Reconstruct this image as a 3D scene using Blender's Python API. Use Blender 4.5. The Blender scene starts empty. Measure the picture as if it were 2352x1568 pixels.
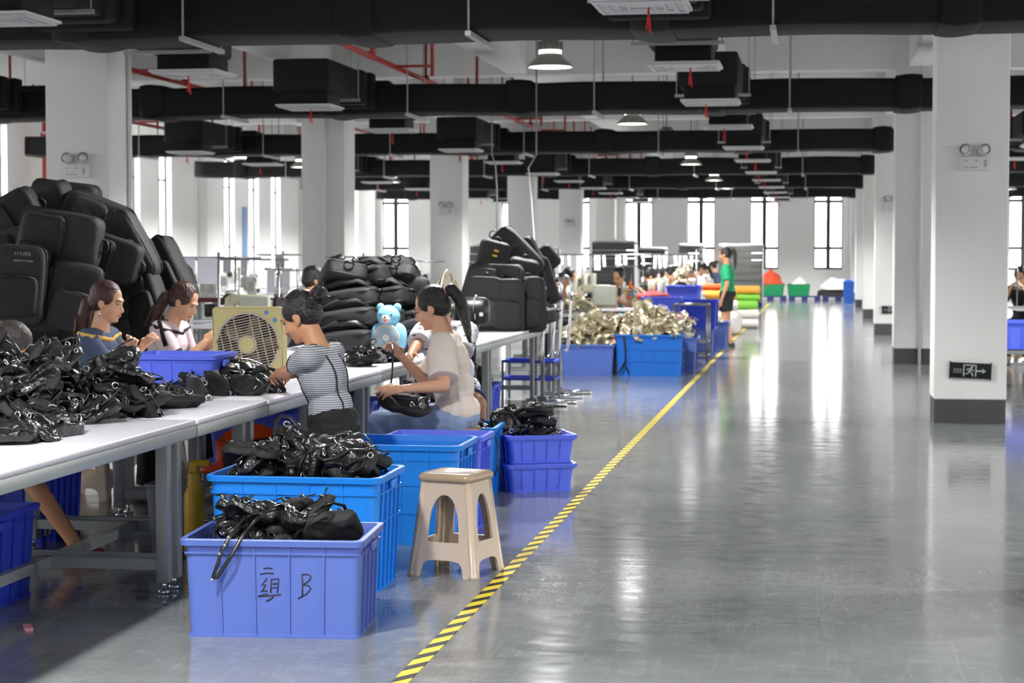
import bpy, bmesh, math, random
from mathutils import Vector, Matrix, Euler, noise
random.seed(7)
SC = bpy.context.scene
COL = SC.collection
PI = math.pi

# ---------------------------------------------------------------- camera, world, exposure
F_PX, YAW, PITCH, EYE = 4345.7, 0.1604, 0.0469, 1.45
cam_d = bpy.data.cameras.new('camera'); cam = bpy.data.objects.new('camera', cam_d); COL.objects.link(cam)
cam.location = (0, 0, EYE); cam.rotation_euler = (PI/2 - PITCH, 0, YAW)
cam_d.sensor_width = 36.0; cam_d.lens = F_PX/2352*36.0; cam_d.clip_end = 300
cam_d.dof.use_dof = True; cam_d.dof.focus_distance = 7.6; cam_d.dof.aperture_fstop = 6.0
SC.camera = cam
SC.view_settings.view_transform = 'Standard'; SC.view_settings.look = 'None'
SC.view_settings.gamma = 1.0; SC.view_settings.use_curve_mapping = False
SC.view_settings.exposure = 0.56
W = bpy.data.worlds.new('overcast_sky'); SC.world = W; W.use_nodes = True
WB = W.node_tree.nodes['Background']; WB.inputs[0].default_value = (1.0, 0.995, 0.99, 1); WB.inputs[1].default_value = 7.0
SC.cycles.max_bounces = 7; SC.cycles.diffuse_bounces = 4; SC.cycles.glossy_bounces = 3; SC.cycles.transmission_bounces = 4
SC.cycles.transparent_max_bounces = 12; SC.cycles.caustics_reflective = False; SC.cycles.caustics_refractive = False
SC.cycles.sample_clamp_indirect = 6.0; SC.cycles.use_denoising = True
LAMP_STRENGTH = 14.0
LAMP_WATTS = 1100.0

# unprojection of the reference frame into the hall (same camera)
_c, _s = math.cos(YAW), math.sin(YAW); _cp, _sp = math.cos(PITCH), math.sin(PITCH)
_R = Vector((_c, _s, 0)); _F = Vector((-_s*_cp, _c*_cp, -_sp)); _U = Vector((-_s*_sp, _c*_sp, _cp)); _C = Vector((0, 0, EYE))
def ray(u, v): return _F + _R*((u-1176)/F_PX) - _U*((v-784)/F_PX)
def gp(u, v, z=0.0): r = ray(u, v); return _C + r*((z-EYE)/r.z)
def aX(u, v, X): r = ray(u, v); return _C + r*(X/r.x)
def aY(u, v, Y): r = ray(u, v); return _C + r*(Y/r.y)
def aD(u, v, D): return _C + ray(u, v)*D

# ---------------------------------------------------------------- materials
def lin(c): 
    c /= 255.0
    return c/12.92 if c <= .04045 else ((c+.055)/1.055)**2.4
def rgb(r, g, b): return (lin(r), lin(g), lin(b), 1)
MATS = {}
def mat(name, col, rough=.5, metal=0.0, var=0.0, vscale=8.0, bump=0.0, bscale=60.0, coat=0.0, spec=.5, emit=0.0, sheen=0.0, transl=0.0):
    m = bpy.data.materials.new(name); m.use_nodes = True; nt = m.node_tree; b = nt.nodes['Principled BSDF']
    b.inputs['Base Color'].default_value = col; b.inputs['Roughness'].default_value = rough; b.inputs['Metallic'].default_value = metal
    b.inputs['Coat Weight'].default_value = coat; b.inputs['Coat Roughness'].default_value = .08
    b.inputs['Specular IOR Level'].default_value = spec
    if emit: b.inputs['Emission Color'].default_value = col; b.inputs['Emission Strength'].default_value = emit
    if var or bump:
        tc = nt.nodes.new('ShaderNodeTexCoord')
        if var:
            n = nt.nodes.new('ShaderNodeTexNoise'); n.inputs['Scale'].default_value = vscale; n.inputs['Detail'].default_value = 3
            nt.links.new(tc.outputs['Object'], n.inputs['Vector'])
            mx = nt.nodes.new('ShaderNodeMixRGB'); mx.inputs[1].default_value = tuple(max(0, x*(1-var)) for x in col[:3])+(1,)
            mx.inputs[2].default_value = tuple(min(1, x*(1+var)) for x in col[:3])+(1,)
            nt.links.new(n.outputs['Fac'], mx.inputs[0]); nt.links.new(mx.outputs[0], b.inputs['Base Color'])
        if bump:
            n2 = nt.nodes.new('ShaderNodeTexNoise'); n2.inputs['Scale'].default_value = bscale; n2.inputs['Detail'].default_value = 3
            nt.links.new(tc.outputs['Object'], n2.inputs['Vector'])
            bp = nt.nodes.new('ShaderNodeBump'); bp.inputs['Strength'].default_value = bump; bp.inputs['Distance'].default_value = .02
            nt.links.new(n2.outputs['Fac'], bp.inputs['Height']); nt.links.new(bp.outputs[0], b.inputs['Normal'])
    if transl:
        t = nt.nodes.new('ShaderNodeBsdfTranslucent'); t.inputs[0].default_value = col
        ms = nt.nodes.new('ShaderNodeMixShader'); ms.inputs[0].default_value = transl
        out = nt.nodes['Material Output']
        nt.links.new(b.outputs[0], ms.inputs[1]); nt.links.new(t.outputs[0], ms.inputs[2]); nt.links.new(ms.outputs[0], out.inputs[0])
    MATS[name] = m; return m

M_wall = mat('white_paint', rgb(238, 237, 235), .75, var=.03, vscale=1.5, bump=.05, bscale=40)
M_ceil = mat('ceiling_paint', rgb(249, 249, 248), .85, var=.03, vscale=.8)
M_base = mat('dark_skirting_paint', rgb(66, 67, 70), .5, var=.08)
M_duct = mat('black_foam_insulation', rgb(13, 14, 15), .7, spec=.25, var=.15, vscale=3, bump=.35, bscale=9)
M_duct2 = mat('black_foam_collar', rgb(22, 23, 24), .65, spec=.3, var=.15, vscale=4, bump=.3, bscale=12)
M_galv = mat('galvanised_steel', rgb(170, 172, 174), .4, .6, var=.1)
M_diff = mat('diffuser_aluminium', rgb(205, 206, 208), .45, .2)
M_red = mat('red_pipe_paint', rgb(150, 40, 34), .45, var=.1)
M_ribbon = mat('red_ribbon', rgb(205, 28, 24), .6)
M_frame = mat('dark_window_aluminium', rgb(58, 62, 64), .45)
M_white = mat('white_laminate', rgb(228, 226, 234), .32, var=.02, vscale=3)
M_edge = mat('grey_table_edge', rgb(168, 173, 172), .4, var=.05)
M_leg = mat('grey_steel_paint', rgb(150, 155, 155), .42, var=.05)
M_blk = mat('black_plastic', rgb(24, 24, 26), .4)
M_chrome = mat('chrome', rgb(225, 226, 228), .12, 1.0)
M_steel = mat('brushed_steel', rgb(150, 152, 155), .32, .9)
M_patent = mat('black_patent_leather', rgb(14, 14, 16), .3, var=.3, vscale=10, bump=.8, bscale=34, coat=.3)
M_strap = mat('black_strap_leather', rgb(20, 20, 22), .3, coat=.4, bump=.15, bscale=60)
M_fab = mat('black_nylon_fabric', rgb(25, 25, 27), .72, var=.25, vscale=5, bump=.35, bscale=14)
M_fab2 = mat('charcoal_nylon_fabric', rgb(38, 38, 41), .7, var=.2, vscale=5, bump=.35, bscale=14)
M_pip = mat('black_piping', rgb(18, 18, 20), .45)
M_silv = mat('silver_rings', rgb(235, 235, 238), .12, 1.0)
M_gold = mat('champagne_metallic_leather', rgb(232, 222, 192), .2, .8, var=.2, vscale=9, bump=1.0, bscale=26)
M_pink = mat('pink_lining', rgb(214, 140, 152), .55, var=.1)
M_crateB = mat('periwinkle_plastic', rgb(90, 113, 190), .38, var=.04, vscale=3, transl=.12)
M_crate2 = mat('bright_blue_plastic', rgb(30, 136, 234), .36, var=.05, vscale=3, transl=.12)
M_crate4 = mat('violet_blue_plastic', rgb(102, 126, 250), .36, var=.05, vscale=3, transl=.14)
M_crateS = mat('slate_blue_plastic', rgb(84, 112, 190), .42, var=.05, vscale=3, transl=.15)
M_crateD = mat('royal_blue_plastic', rgb(52, 74, 205), .4, var=.06, vscale=3, transl=.15)
M_ink = mat('black_marker_ink', rgb(40, 40, 60), .6)
M_stool = mat('beige_stool_plastic', rgb(186, 168, 148), .28, var=.03, vscale=4)
M_stooltop = mat('tan_stool_top', rgb(160, 138, 112), .24, var=.04, vscale=4)
M_orange = mat('orange_plastic', rgb(222, 78, 32), .35)
M_skin = mat('skin', rgb(214, 164, 132), .5, var=.06, vscale=14)
M_skin2 = mat('tan_skin', rgb(190, 138, 104), .5, var=.06, vscale=14)
M_hair = mat('black_hair', rgb(26, 22, 22), .38, var=.3, vscale=30, bump=.5, bscale=70)
M_hairbr = mat('brown_hair', rgb(62, 32, 26), .4, var=.4, vscale=20, bump=.5, bscale=70)
M_hairgr = mat('greying_hair', rgb(58, 52, 49), .45, var=.4, vscale=25, bump=.5, bscale=70)
M_lip = mat('lips', rgb(170, 92, 84), .4)
M_eye = mat('eye_dark', rgb(34, 26, 24), .2)
M_blackcloth = mat('black_cloth', rgb(22, 22, 24), .85, bump=.2, bscale=30)
M_cream = mat('cream_cotton', rgb(232, 219, 208), .85, var=.03, bump=.25, bscale=14)
M_denim = mat('light_blue_denim', rgb(138, 158, 192), .85, var=.14, vscale=12, bump=.25, bscale=18)
M_pinkshirt = mat('pale_pink_cotton', rgb(226, 205, 212), .85, var=.04, bump=.25, bscale=14)
M_navy = mat('slate_navy_cotton', rgb(70, 84, 112), .85, var=.06)
M_yel = mat('yellow_trim', rgb(220, 178, 90), .8)
M_shorts = mat('navy_shorts', rgb(36, 44, 92), .8)
M_green = mat('green_jersey', rgb(26, 160, 104), .8)
M_greybin = mat('grey_plastic', rgb(120, 122, 132), .5)
M_yellowp = mat('yellow_plastic', rgb(212, 170, 40), .45)
M_fan = mat('khaki_plastic', rgb(204, 192, 134), .42, var=.03, vscale=2)
M_fang = mat('pale_grille_plastic', rgb(196, 186, 168), .45)
M_dark = mat('dark_void', rgb(48, 46, 44), .7)
M_bear = mat('sky_blue_plastic', rgb(138, 204, 232), .26)
M_bearw = mat('white_plastic', rgb(222, 224, 224), .4)
M_tongue = mat('red_plastic', rgb(205, 44, 44), .4)
M_mach = mat('machine_enamel', rgb(196, 198, 192), .38, var=.06)
M_mach2 = mat('khaki_machine_enamel', rgb(190, 184, 158), .38, var=.06)
M_machg = mat('grey_machine_panel', rgb(168, 170, 158), .45)
M_redbrown = mat('red_brown_edge', rgb(104, 34, 34), .5)
M_paper = mat('white_paper', rgb(214, 214, 226), .8)
M_tarp = mat('grey_panel_stack', rgb(96, 96, 94), .8, var=.12, vscale=2)
M_wrap = mat('white_plastic_wrap', rgb(236, 238, 238), .35, bump=.5, bscale=6)
M_greenbox = mat('green_plastic', rgb(20, 128, 78), .45)
M_rust = mat('rust_orange_fabric', rgb(190, 68, 36), .85, var=.15)
M_orfab = mat('orange_fabric', rgb(235, 96, 40), .7)
M_amber = mat('amber_fabric', rgb(226, 164, 60), .7, var=.1)
M_lime = mat('lime_fabric', rgb(130, 200, 70), .7)
M_cloth = mat('white_fabric', rgb(226, 222, 218), .75, var=.05)
M_bin = mat('blue_bin_plastic', rgb(34, 84, 170), .45)
M_pallet = mat('navy_pallet_plastic', rgb(34, 44, 100), .5)
M_signblk = mat('sign_black', rgb(14, 18, 18), .55, spec=.3)
M_signlit = mat('sign_pictogram', rgb(168, 176, 174), .5)
M_lampg = mat('lamp_grey_housing', rgb(122, 120, 112), .45, .3)
M_lampe = mat('lamp_diffuser', (1, 1, 1, 1), .5, emit=LAMP_STRENGTH)
M_lampring = mat('lamp_neck_glow', (1, 1, .97, 1), .5, emit=10.0)
M_leaf = mat('green_leaves', rgb(80, 140, 56), .6, var=.3)
M_sticker = mat('blue_sticker', rgb(96, 140, 190), .5)
M_logo = mat('grey_lettering', rgb(150, 150, 152), .6)
M_ylogo = mat('yellow_logo', rgb(226, 168, 36), .5)
M_otag = mat('orange_tag', rgb(235, 110, 40), .6)
M_purple = mat('lilac_cotton', rgb(186, 158, 222), .85)
M_yshirt = mat('yellow_cotton', rgb(226, 184, 62), .85)
M_whshirt = mat('white_cotton', rgb(226, 222, 220), .85)
M_maroon = mat('maroon_fabric', rgb(120, 28, 38), .8)
M_multi = mat('patterned_cotton', rgb(180, 160, 140), .85)
M_cable = mat('grey_cable', rgb(120, 124, 120), .5)

def stripes(m, axis_z=True, period=.0105, c1=rgb(190, 193, 200), c2=rgb(104, 108, 116)):
    nt = m.node_tree; b = nt.nodes['Principled BSDF']; tc = nt.nodes.new('ShaderNodeTexCoord')
    sp = nt.nodes.new('ShaderNodeSeparateXYZ'); nt.links.new(tc.outputs['Object'], sp.inputs[0])
    mu = nt.nodes.new('ShaderNodeMath'); mu.operation = 'MULTIPLY'; mu.inputs[1].default_value = 1/period
    nt.links.new(sp.outputs[2], mu.inputs[0])
    fr = nt.nodes.new('ShaderNodeMath'); fr.operation = 'FRACT'; nt.links.new(mu.outputs[0], fr.inputs[0])
    gt = nt.nodes.new('ShaderNodeMath'); gt.operation = 'GREATER_THAN'; gt.inputs[1].default_value = .52; nt.links.new(fr.outputs[0], gt.inputs[0])
    mx = nt.nodes.new('ShaderNodeMixRGB'); mx.inputs[1].default_value = c1; mx.inputs[2].default_value = c2
    nt.links.new(gt.outputs[0], mx.inputs[0]); nt.links.new(mx.outputs[0], b.inputs['Base Color'])
M_stripe = mat('grey_striped_jersey', rgb(160, 162, 168), .85); stripes(M_stripe)

def cells_material(m, scale, cols):
    nt = m.node_tree; b = nt.nodes['Principled BSDF']; tc = nt.nodes.new('ShaderNodeTexCoord')
    v = nt.nodes.new('ShaderNodeTexVoronoi'); v.inputs['Scale'].default_value = scale; nt.links.new(tc.outputs['Object'], v.inputs['Vector'])
    sp = nt.nodes.new('ShaderNodeSeparateColor'); nt.links.new(v.outputs['Color'], sp.inputs[0])
    cr = nt.nodes.new('ShaderNodeValToRGB'); cr.color_ramp.interpolation = 'CONSTANT'
    e = cr.color_ramp.elements
    e[0].position = 0; e[0].color = cols[0]; e[1].position = 1/len(cols); e[1].color = cols[1]
    for i in range(2, len(cols)):
        q = e.new(i/len(cols)); q.color = cols[i]
    nt.links.new(sp.outputs[0], cr.inputs[0]); nt.links.new(cr.outputs[0], b.inputs['Base Color'])
cells_material(M_multi, 22, [rgb(226, 222, 220), rgb(70, 140, 130), rgb(220, 80, 60), rgb(200, 180, 110), rgb(120, 110, 160), rgb(225, 220, 215)])
# white shirt with small printed dark marks
M_print = mat('printed_white_cotton', rgb(222, 224, 230), .85)
def print_marks(m):
    nt = m.node_tree; b = nt.nodes['Principled BSDF']; tc = nt.nodes.new('ShaderNodeTexCoord')
    mp = nt.nodes.new('ShaderNodeMapping'); mp.inputs['Scale'].default_value = (1, 1, 2.4); mp.inputs['Rotation'].default_value = (.4, .5, .3)
    nt.links.new(tc.outputs['Object'], mp.inputs[0])
    v = nt.nodes.new('ShaderNodeTexVoronoi'); v.inputs['Scale'].default_value = 17; nt.links.new(mp.outputs[0], v.inputs['Vector'])
    lt = nt.nodes.new('ShaderNodeMath'); lt.operation = 'LESS_THAN'; lt.inputs[1].default_value = .27; nt.links.new(v.outputs['Distance'], lt.inputs[0])
    mx = nt.nodes.new('ShaderNodeMixRGB'); mx.inputs[1].default_value = rgb(222, 224, 230); mx.inputs[2].default_value = rgb(90, 94, 112)
    nt.links.new(lt.outputs[0], mx.inputs[0]); nt.links.new(mx.outputs[0], b.inputs['Base Color'])
print_marks(M_print)
# hazard tape
M_tape = mat('yellow_black_tape', rgb(226, 196, 52), .7, spec=.25)
def tape_nodes(m):
    nt = m.node_tree; b = nt.nodes['Principled BSDF']; tc = nt.nodes.new('ShaderNodeTexCoord')
    sp = nt.nodes.new('ShaderNodeSeparateXYZ'); nt.links.new(tc.outputs['Object'], sp.inputs[0])
    a = nt.nodes.new('ShaderNodeMath'); a.operation = 'MULTIPLY_ADD'; a.inputs[1].default_value = -1.6
    nt.links.new(sp.outputs[0], a.inputs[0]); nt.links.new(sp.outputs[1], a.inputs[2])
    mu = nt.nodes.new('ShaderNodeMath'); mu.operation = 'MULTIPLY'; mu.inputs[1].default_value = 1/.185; nt.links.new(a.outputs[0], mu.inputs[0])
    fr = nt.nodes.new('ShaderNodeMath'); fr.operation = 'FRACT'; nt.links.new(mu.outputs[0], fr.inputs[0])
    gt = nt.nodes.new('ShaderNodeMath'); gt.operation = 'GREATER_THAN'; gt.inputs[1].default_value = .55; nt.links.new(fr.outputs[0], gt.inputs[0])
    mx = nt.nodes.new('ShaderNodeMixRGB'); mx.inputs[1].default_value = rgb(222, 198, 62); mx.inputs[2].default_value = rgb(52, 50, 46)
    nt.links.new(gt.outputs[0], mx.inputs[0]); nt.links.new(mx.outputs[0], b.inputs['Base Color'])
tape_nodes(M_tape)
# polished epoxy floor: mottled grey-blue, scuffs, gentle waves in the polish
M_floor = mat('polished_epoxy_floor', rgb(132, 140, 146), .16)
def floor_nodes(m):
    nt = m.node_tree; b = nt.nodes['Principled BSDF']; tc = nt.nodes.new('ShaderNodeTexCoord')
    def nz(scale, detail=4, vec=None, rough=.55):
        n = nt.nodes.new('ShaderNodeTexNoise'); n.inputs['Scale'].default_value = scale; n.inputs['Detail'].default_value = detail; n.inputs['Roughness'].default_value = rough
        nt.links.new(vec or tc.outputs['Object'], n.inputs['Vector']); return n
    n1 = nz(1.1, 6); n2 = nz(7, 5, rough=.7)
    mp = nt.nodes.new('ShaderNodeMapping'); mp.inputs['Scale'].default_value = (11, .8, 1); mp.inputs['Rotation'].default_value = (0, 0, .7)
    nt.links.new(tc.outputs['Object'], mp.inputs[0]); n3 = nz(1.5, 4, mp.outputs[0], .7); n3.inputs['Distortion'].default_value = 2.2
    mp2 = nt.nodes.new('ShaderNodeMapping'); mp2.inputs['Scale'].default_value = (.7, 9, 1); mp2.inputs['Rotation'].default_value = (0, 0, .5)
    nt.links.new(tc.outputs['Object'], mp2.inputs[0]); n4 = nz(1.3, 4, mp2.outputs[0], .7); n4.inputs['Distortion'].default_value = 2.6
    cr = nt.nodes.new('ShaderNodeValToRGB'); cr.color_ramp.elements[0].position = .3; cr.color_ramp.elements[0].color = rgb(108, 112, 115)
    cr.color_ramp.elements[1].position = .72; cr.color_ramp.elements[1].color = rgb(134, 137, 137)
    nt.links.new(n1.outputs['Fac'], cr.inputs[0])
    def over(prev, nn, lo, hi, col, amt):
        r = nt.nodes.new('ShaderNodeMapRange'); r.inputs[1].default_value = lo; r.inputs[2].default_value = hi; r.inputs[4].default_value = amt
        nt.links.new(nn.outputs['Fac'], r.inputs[0])
        mx = nt.nodes.new('ShaderNodeMixRGB'); mx.inputs[2].default_value = col
        nt.links.new(r.outputs[0], mx.inputs[0]); nt.links.new(prev, mx.inputs[1]); return mx.outputs[0]
    o = over(cr.outputs[0], n2, .5, .75, rgb(150, 153, 151), .45)
    o = over(o, n3, .52, .74, rgb(176, 178, 175), .2); o = over(o, n4, .52, .74, rgb(172, 174, 172), .17)
    nt.links.new(o, b.inputs['Base Color'])
    r = nt.nodes.new('ShaderNodeMapRange'); r.inputs[1].default_value = .35; r.inputs[2].default_value = .7; r.inputs[3].default_value = .08; r.inputs[4].default_value = .17
    nt.links.new(n2.outputs['Fac'], r.inputs[0]); nt.links.new(r.outputs[0], b.inputs['Roughness'])
    wv = nz(2.3, 2); mpw = nt.nodes.new('ShaderNodeMapping'); mpw.inputs['Scale'].default_value = (.4, 3.0, 1)
    nt.links.new(tc.outputs['Object'], mpw.inputs[0]); nt.links.new(mpw.outputs[0], wv.inputs['Vector'])
    bp = nt.nodes.new('ShaderNodeBump'); bp.inputs['Strength'].default_value = .055; bp.inputs['Distance'].default_value = .02
    nt.links.new(wv.outputs['Fac'], bp.inputs['Height']); nt.links.new(bp.outputs[0], b.inputs['Normal'])
    b.inputs['Specular IOR Level'].default_value = .62
floor_nodes(M_floor)
# window glass: clear pane that lets daylight straight through, with a faint reflection
M_glass = bpy.data.materials.new('window_glass'); M_glass.use_nodes = True
_nt = M_glass.node_tree; _nt.nodes.clear()
_o = _nt.nodes.new('ShaderNodeOutputMaterial'); _t = _nt.nodes.new('ShaderNodeBsdfTransparent'); _g = _nt.nodes.new('ShaderNodeBsdfGlossy'); _g.inputs['Roughness'].default_value = .03
_m = _nt.nodes.new('ShaderNodeMixShader'); _m.inputs[0].default_value = .04
_t.inputs[0].default_value = (1, 1, 1, 1)
_nt.links.new(_t.outputs[0], _m.inputs[1]); _nt.links.new(_g.outputs[0], _m.inputs[2]); _nt.links.new(_m.outputs[0], _o.inputs[0])

# ---------------------------------------------------------------- mesh helpers
_SPH = {}
def sphere_data(n, m):
    if (n, m) not in _SPH:
        vs = [Vector((0, 0, -1))]+[Vector((math.sin(PI*j/m)*math.cos(2*PI*k/n), math.sin(PI*j/m)*math.sin(2*PI*k/n), -math.cos(PI*j/m))) for j in range(1, m) for k in range(n)]+[Vector((0, 0, 1))]
        fs = [(0, 1+(k+1) % n, 1+k) for k in range(n)]
        for j in range(m-2):
            a, b = 1+j*n, 1+(j+1)*n
            fs += [(a+k, a+(k+1) % n, b+(k+1) % n, b+k) for k in range(n)]
        a = 1+(m-2)*n; fs += [(a+k, a+(k+1) % n, len(vs)-1) for k in range(n)]
        _SPH[(n, m)] = (vs, fs)
    return _SPH[(n, m)]
class MB:
    def sphere(s, n, m, f, sm=True):
        vs, fs = sphere_data(n, m); V = [s.bm.verts.new(f(v)) for v in vs]; F = [s.bm.faces.new([V[i] for i in q]) for q in fs]
        s._fin(F, sm); return s
    def __init__(s): s.bm = bmesh.new(); s.mi = 0
    def _fin(s, faces, sm=False):
        for f in faces: f.material_index = s.mi; f.smooth = sm
    def box(s, cx, cy, cz, sx, sy, sz, rot=None, bev=0.0):
        vs = bmesh.ops.create_cube(s.bm, size=1)['verts']
        M = Matrix.Diagonal((sx, sy, sz, 1))
        if rot is not None: M = Euler(rot).to_matrix().to_4x4() @ M
        M = Matrix.Translation((cx, cy, cz)) @ M
        bmesh.ops.transform(s.bm, matrix=M, verts=vs)
        fs = set(f for v in vs for f in v.link_faces)
        if bev:
            es = list(set(e for v in vs for e in v.link_edges))
            r = bmesh.ops.bevel(s.bm, geom=es, offset=bev, segments=2, affect='EDGES', profile=.5)
            fs = set(r['faces']) | set(f for f in fs if f.is_valid)
            for v in r['verts']:
                fs |= set(v.link_faces)
        s._fin(fs, bool(bev)); return s
    def cyl(s, p0, p1, r0, r1=None, n=12, sm=True, caps=True):
        p0 = Vector(p0); p1 = Vector(p1); r1 = r0 if r1 is None else r1
        d = p1-p0; L = d.length
        if L < 1e-6: return s
        M = Matrix.Translation((p0+p1)/2) @ d.to_track_quat('Z', 'Y').to_matrix().to_4x4()
        vs = bmesh.ops.create_cone(s.bm, cap_ends=caps, segments=n, radius1=max(r0, 1e-5), radius2=max(r1, 1e-5), depth=L, matrix=M)['verts']
        for f in set(f for v in vs for f in v.link_faces): f.material_index = s.mi; f.smooth = sm and len(f.verts) == 4
        return s
    def ball(s, c, r, rot=None, n=14, sm=True):
        r = (r, r, r) if not hasattr(r, '__len__') else r
        M = Matrix.Diagonal((r[0], r[1], r[2], 1))
        if rot is not None: M = (rot.to_matrix() if isinstance(rot, Euler) else (rot if isinstance(rot, Matrix) else Euler(rot).to_matrix())).to_4x4() @ M
        M = Matrix.Translation(c) @ M
        return s.sphere(n, max(6, n*2//3), lambda v: M @ v, sm)
    def cap(s, p0, r0, p1, r1, n=14):
        s.ball(p0, r0, n=n); s.ball(p1, r1, n=n); return s.cyl(p0, p1, r0, r1, n=n)
    def tube(s, pts, r, n=8, closed=False, flat=None, up=(0, 0, 1)):
        pts = [Vector(p) for p in pts]; N = len(pts); rings = []
        for i, p in enumerate(pts):
            a = pts[i-1] if (i > 0 or closed) else p; b = pts[(i+1) % N] if (i < N-1 or closed) else p
            t = (b-a)
            t = t.normalized() if t.length > 1e-9 else Vector((0, 0, 1))
            u = Vector(up) - t*t.dot(Vector(up))
            if u.length < 1e-3: u = Vector((1, 0, 0)) - t*t.x
            u.normalize(); w = t.cross(u)
            ra = r[i] if hasattr(r, '__len__') else r
            rb = ra if flat is None else flat
            rings.append([s.bm.verts.new(p + w*(ra*math.cos(2*PI*k/n)) + u*(rb*math.sin(2*PI*k/n))) for k in range(n)])
        fs = []
        for i in range(N if closed else N-1):
            A, B = rings[i], rings[(i+1) % N]
            for k in range(n): fs.append(s.bm.faces.new((A[k], A[(k+1) % n], B[(k+1) % n], B[k])))
        if not closed:
            fs.append(s.bm.faces.new(rings[0][::-1])); fs.append(s.bm.faces.new(rings[-1]))
        s._fin(fs, True); return s
    def lathe(s, prof, c=(0, 0, 0), n=24, axis=None):
        Q = Matrix.Translation(c) @ (axis.to_4x4() if axis is not None else Matrix.Identity(4))
        rings = [[s.bm.verts.new(Q @ Vector((r*math.cos(2*PI*k/n), r*math.sin(2*PI*k/n), z))) for k in range(n)] for r, z in prof]
        fs = []
        for A, B in zip(rings, rings[1:]):
            for k in range(n): fs.append(s.bm.faces.new((A[k], A[(k+1) % n], B[(k+1) % n], B[k])))
        s._fin(fs, True); return s
    def loft(s, rings, cap0=True, cap1=True, sm=False):
        R = [[s.bm.verts.new(p) for p in r] for r in rings]; fs = []; n = len(R[0])
        for A, B in zip(R, R[1:]):
            for k in range(n): fs.append(s.bm.faces.new((A[k], A[(k+1) % n], B[(k+1) % n], B[k])))
        if cap0: fs.append(s.bm.faces.new(R[0][::-1]))
        if cap1: fs.append(s.bm.faces.new(R[-1]))
        s._fin(fs, sm); return s
    def poly(s, pts):
        f = s.bm.faces.new([s.bm.verts.new(p) for p in pts]); s._fin([f]); return s
    def prism(s, pts2, z0, z1, M=None):
        M = M or Matrix.Identity(4)
        A = [s.bm.verts.new(M @ Vector((x, y, z0))) for x, y in pts2]; B = [s.bm.verts.new(M @ Vector((x, y, z1))) for x, y in pts2]
        n = len(A); fs = [s.bm.faces.new(A[::-1]), s.bm.faces.new(B)]
        for k in range(n): fs.append(s.bm.faces.new((A[k], A[(k+1) % n], B[(k+1) % n], B[k])))
        s._fin(fs); return s
    def superbox(s, c, h, e=.4, n=20, rot=None, wob=0.0, seed=0, freq=6.0):
        Q = Euler(rot).to_matrix() if rot else Matrix.Identity(3)
        off = Vector((seed*3.1, seed*1.7, seed*.9)); c = Vector(c)
        def f(v):
            q = Vector([math.copysign(abs(x)**e, x) for x in v]); q = Vector((q.x*h[0], q.y*h[1], q.z*h[2]))
            if wob: q += noise.noise_vector(q*freq + off)*wob
            return c + Q @ q
        return s.sphere(n, n*3//4, f)
    def build(s, name, mats, parent=None, recalc=True, warp=None):
        if warp:
            for v in s.bm.verts: v.co = v.co + warp(v.co)
        if recalc: bmesh.ops.recalc_face_normals(s.bm, faces=s.bm.faces)
        me = bpy.data.meshes.new(name); s.bm.to_mesh(me); s.bm.free()
        for m in (mats if isinstance(mats, (list, tuple)) else [mats]): me.materials.append(m)
        o = bpy.data.objects.new(name, me); COL.objects.link(o)
        if parent is not None: o.parent = parent
        return o
def tag(o, label, cat, group=None, kind=None):
    o['label'] = label; o['category'] = cat
    if group: o['group'] = group
    if kind: o['kind'] = kind
    return o
def struct(o): o['kind'] = 'structure'; return o
def thing(name, label, cat, loc=(0, 0, 0), rz=0.0, group=None, rot=None):
    o = bpy.data.objects.new(name, None); COL.objects.link(o); o.empty_display_size = .05
    o.location = loc; o.rotation_euler = rot if rot is not None else (0, 0, rz); return tag(o, label, cat, group)
def kids(o): return [c for c in CH.get(o.name, [])] if False else list(o.children)
def dup(root, loc=None, rot=None, label=None, group=None, scale=None, cat=None):
    r = root.copy(); COL.objects.link(r)
    if loc is not None: r.location = loc
    if rot is not None: r.rotation_euler = rot
    if scale is not None: r.scale = (scale,)*3 if not hasattr(scale, '__len__') else scale
    if label: r['label'] = label
    if group: r['group'] = group
    if cat: r['category'] = cat
    for ch in list(root.children):
        c = ch.copy(); COL.objects.link(c); c.parent = r
        for g in list(ch.children):
            d = g.copy(); COL.objects.link(d); d.parent = c
    return r
def rrect(hx, hy, r, z, n=4):
    out = []
    for cx, cy, a0 in ((hx-r, hy-r, 0), (-hx+r, hy-r, PI/2), (-hx+r, -hy+r, PI), (hx-r, -hy+r, 1.5*PI)):
        for k in range(n+1):
            a = a0 + k*PI/2/n; out.append(Vector((cx+r*math.cos(a), cy+r*math.sin(a), z)))
    return out
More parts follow.
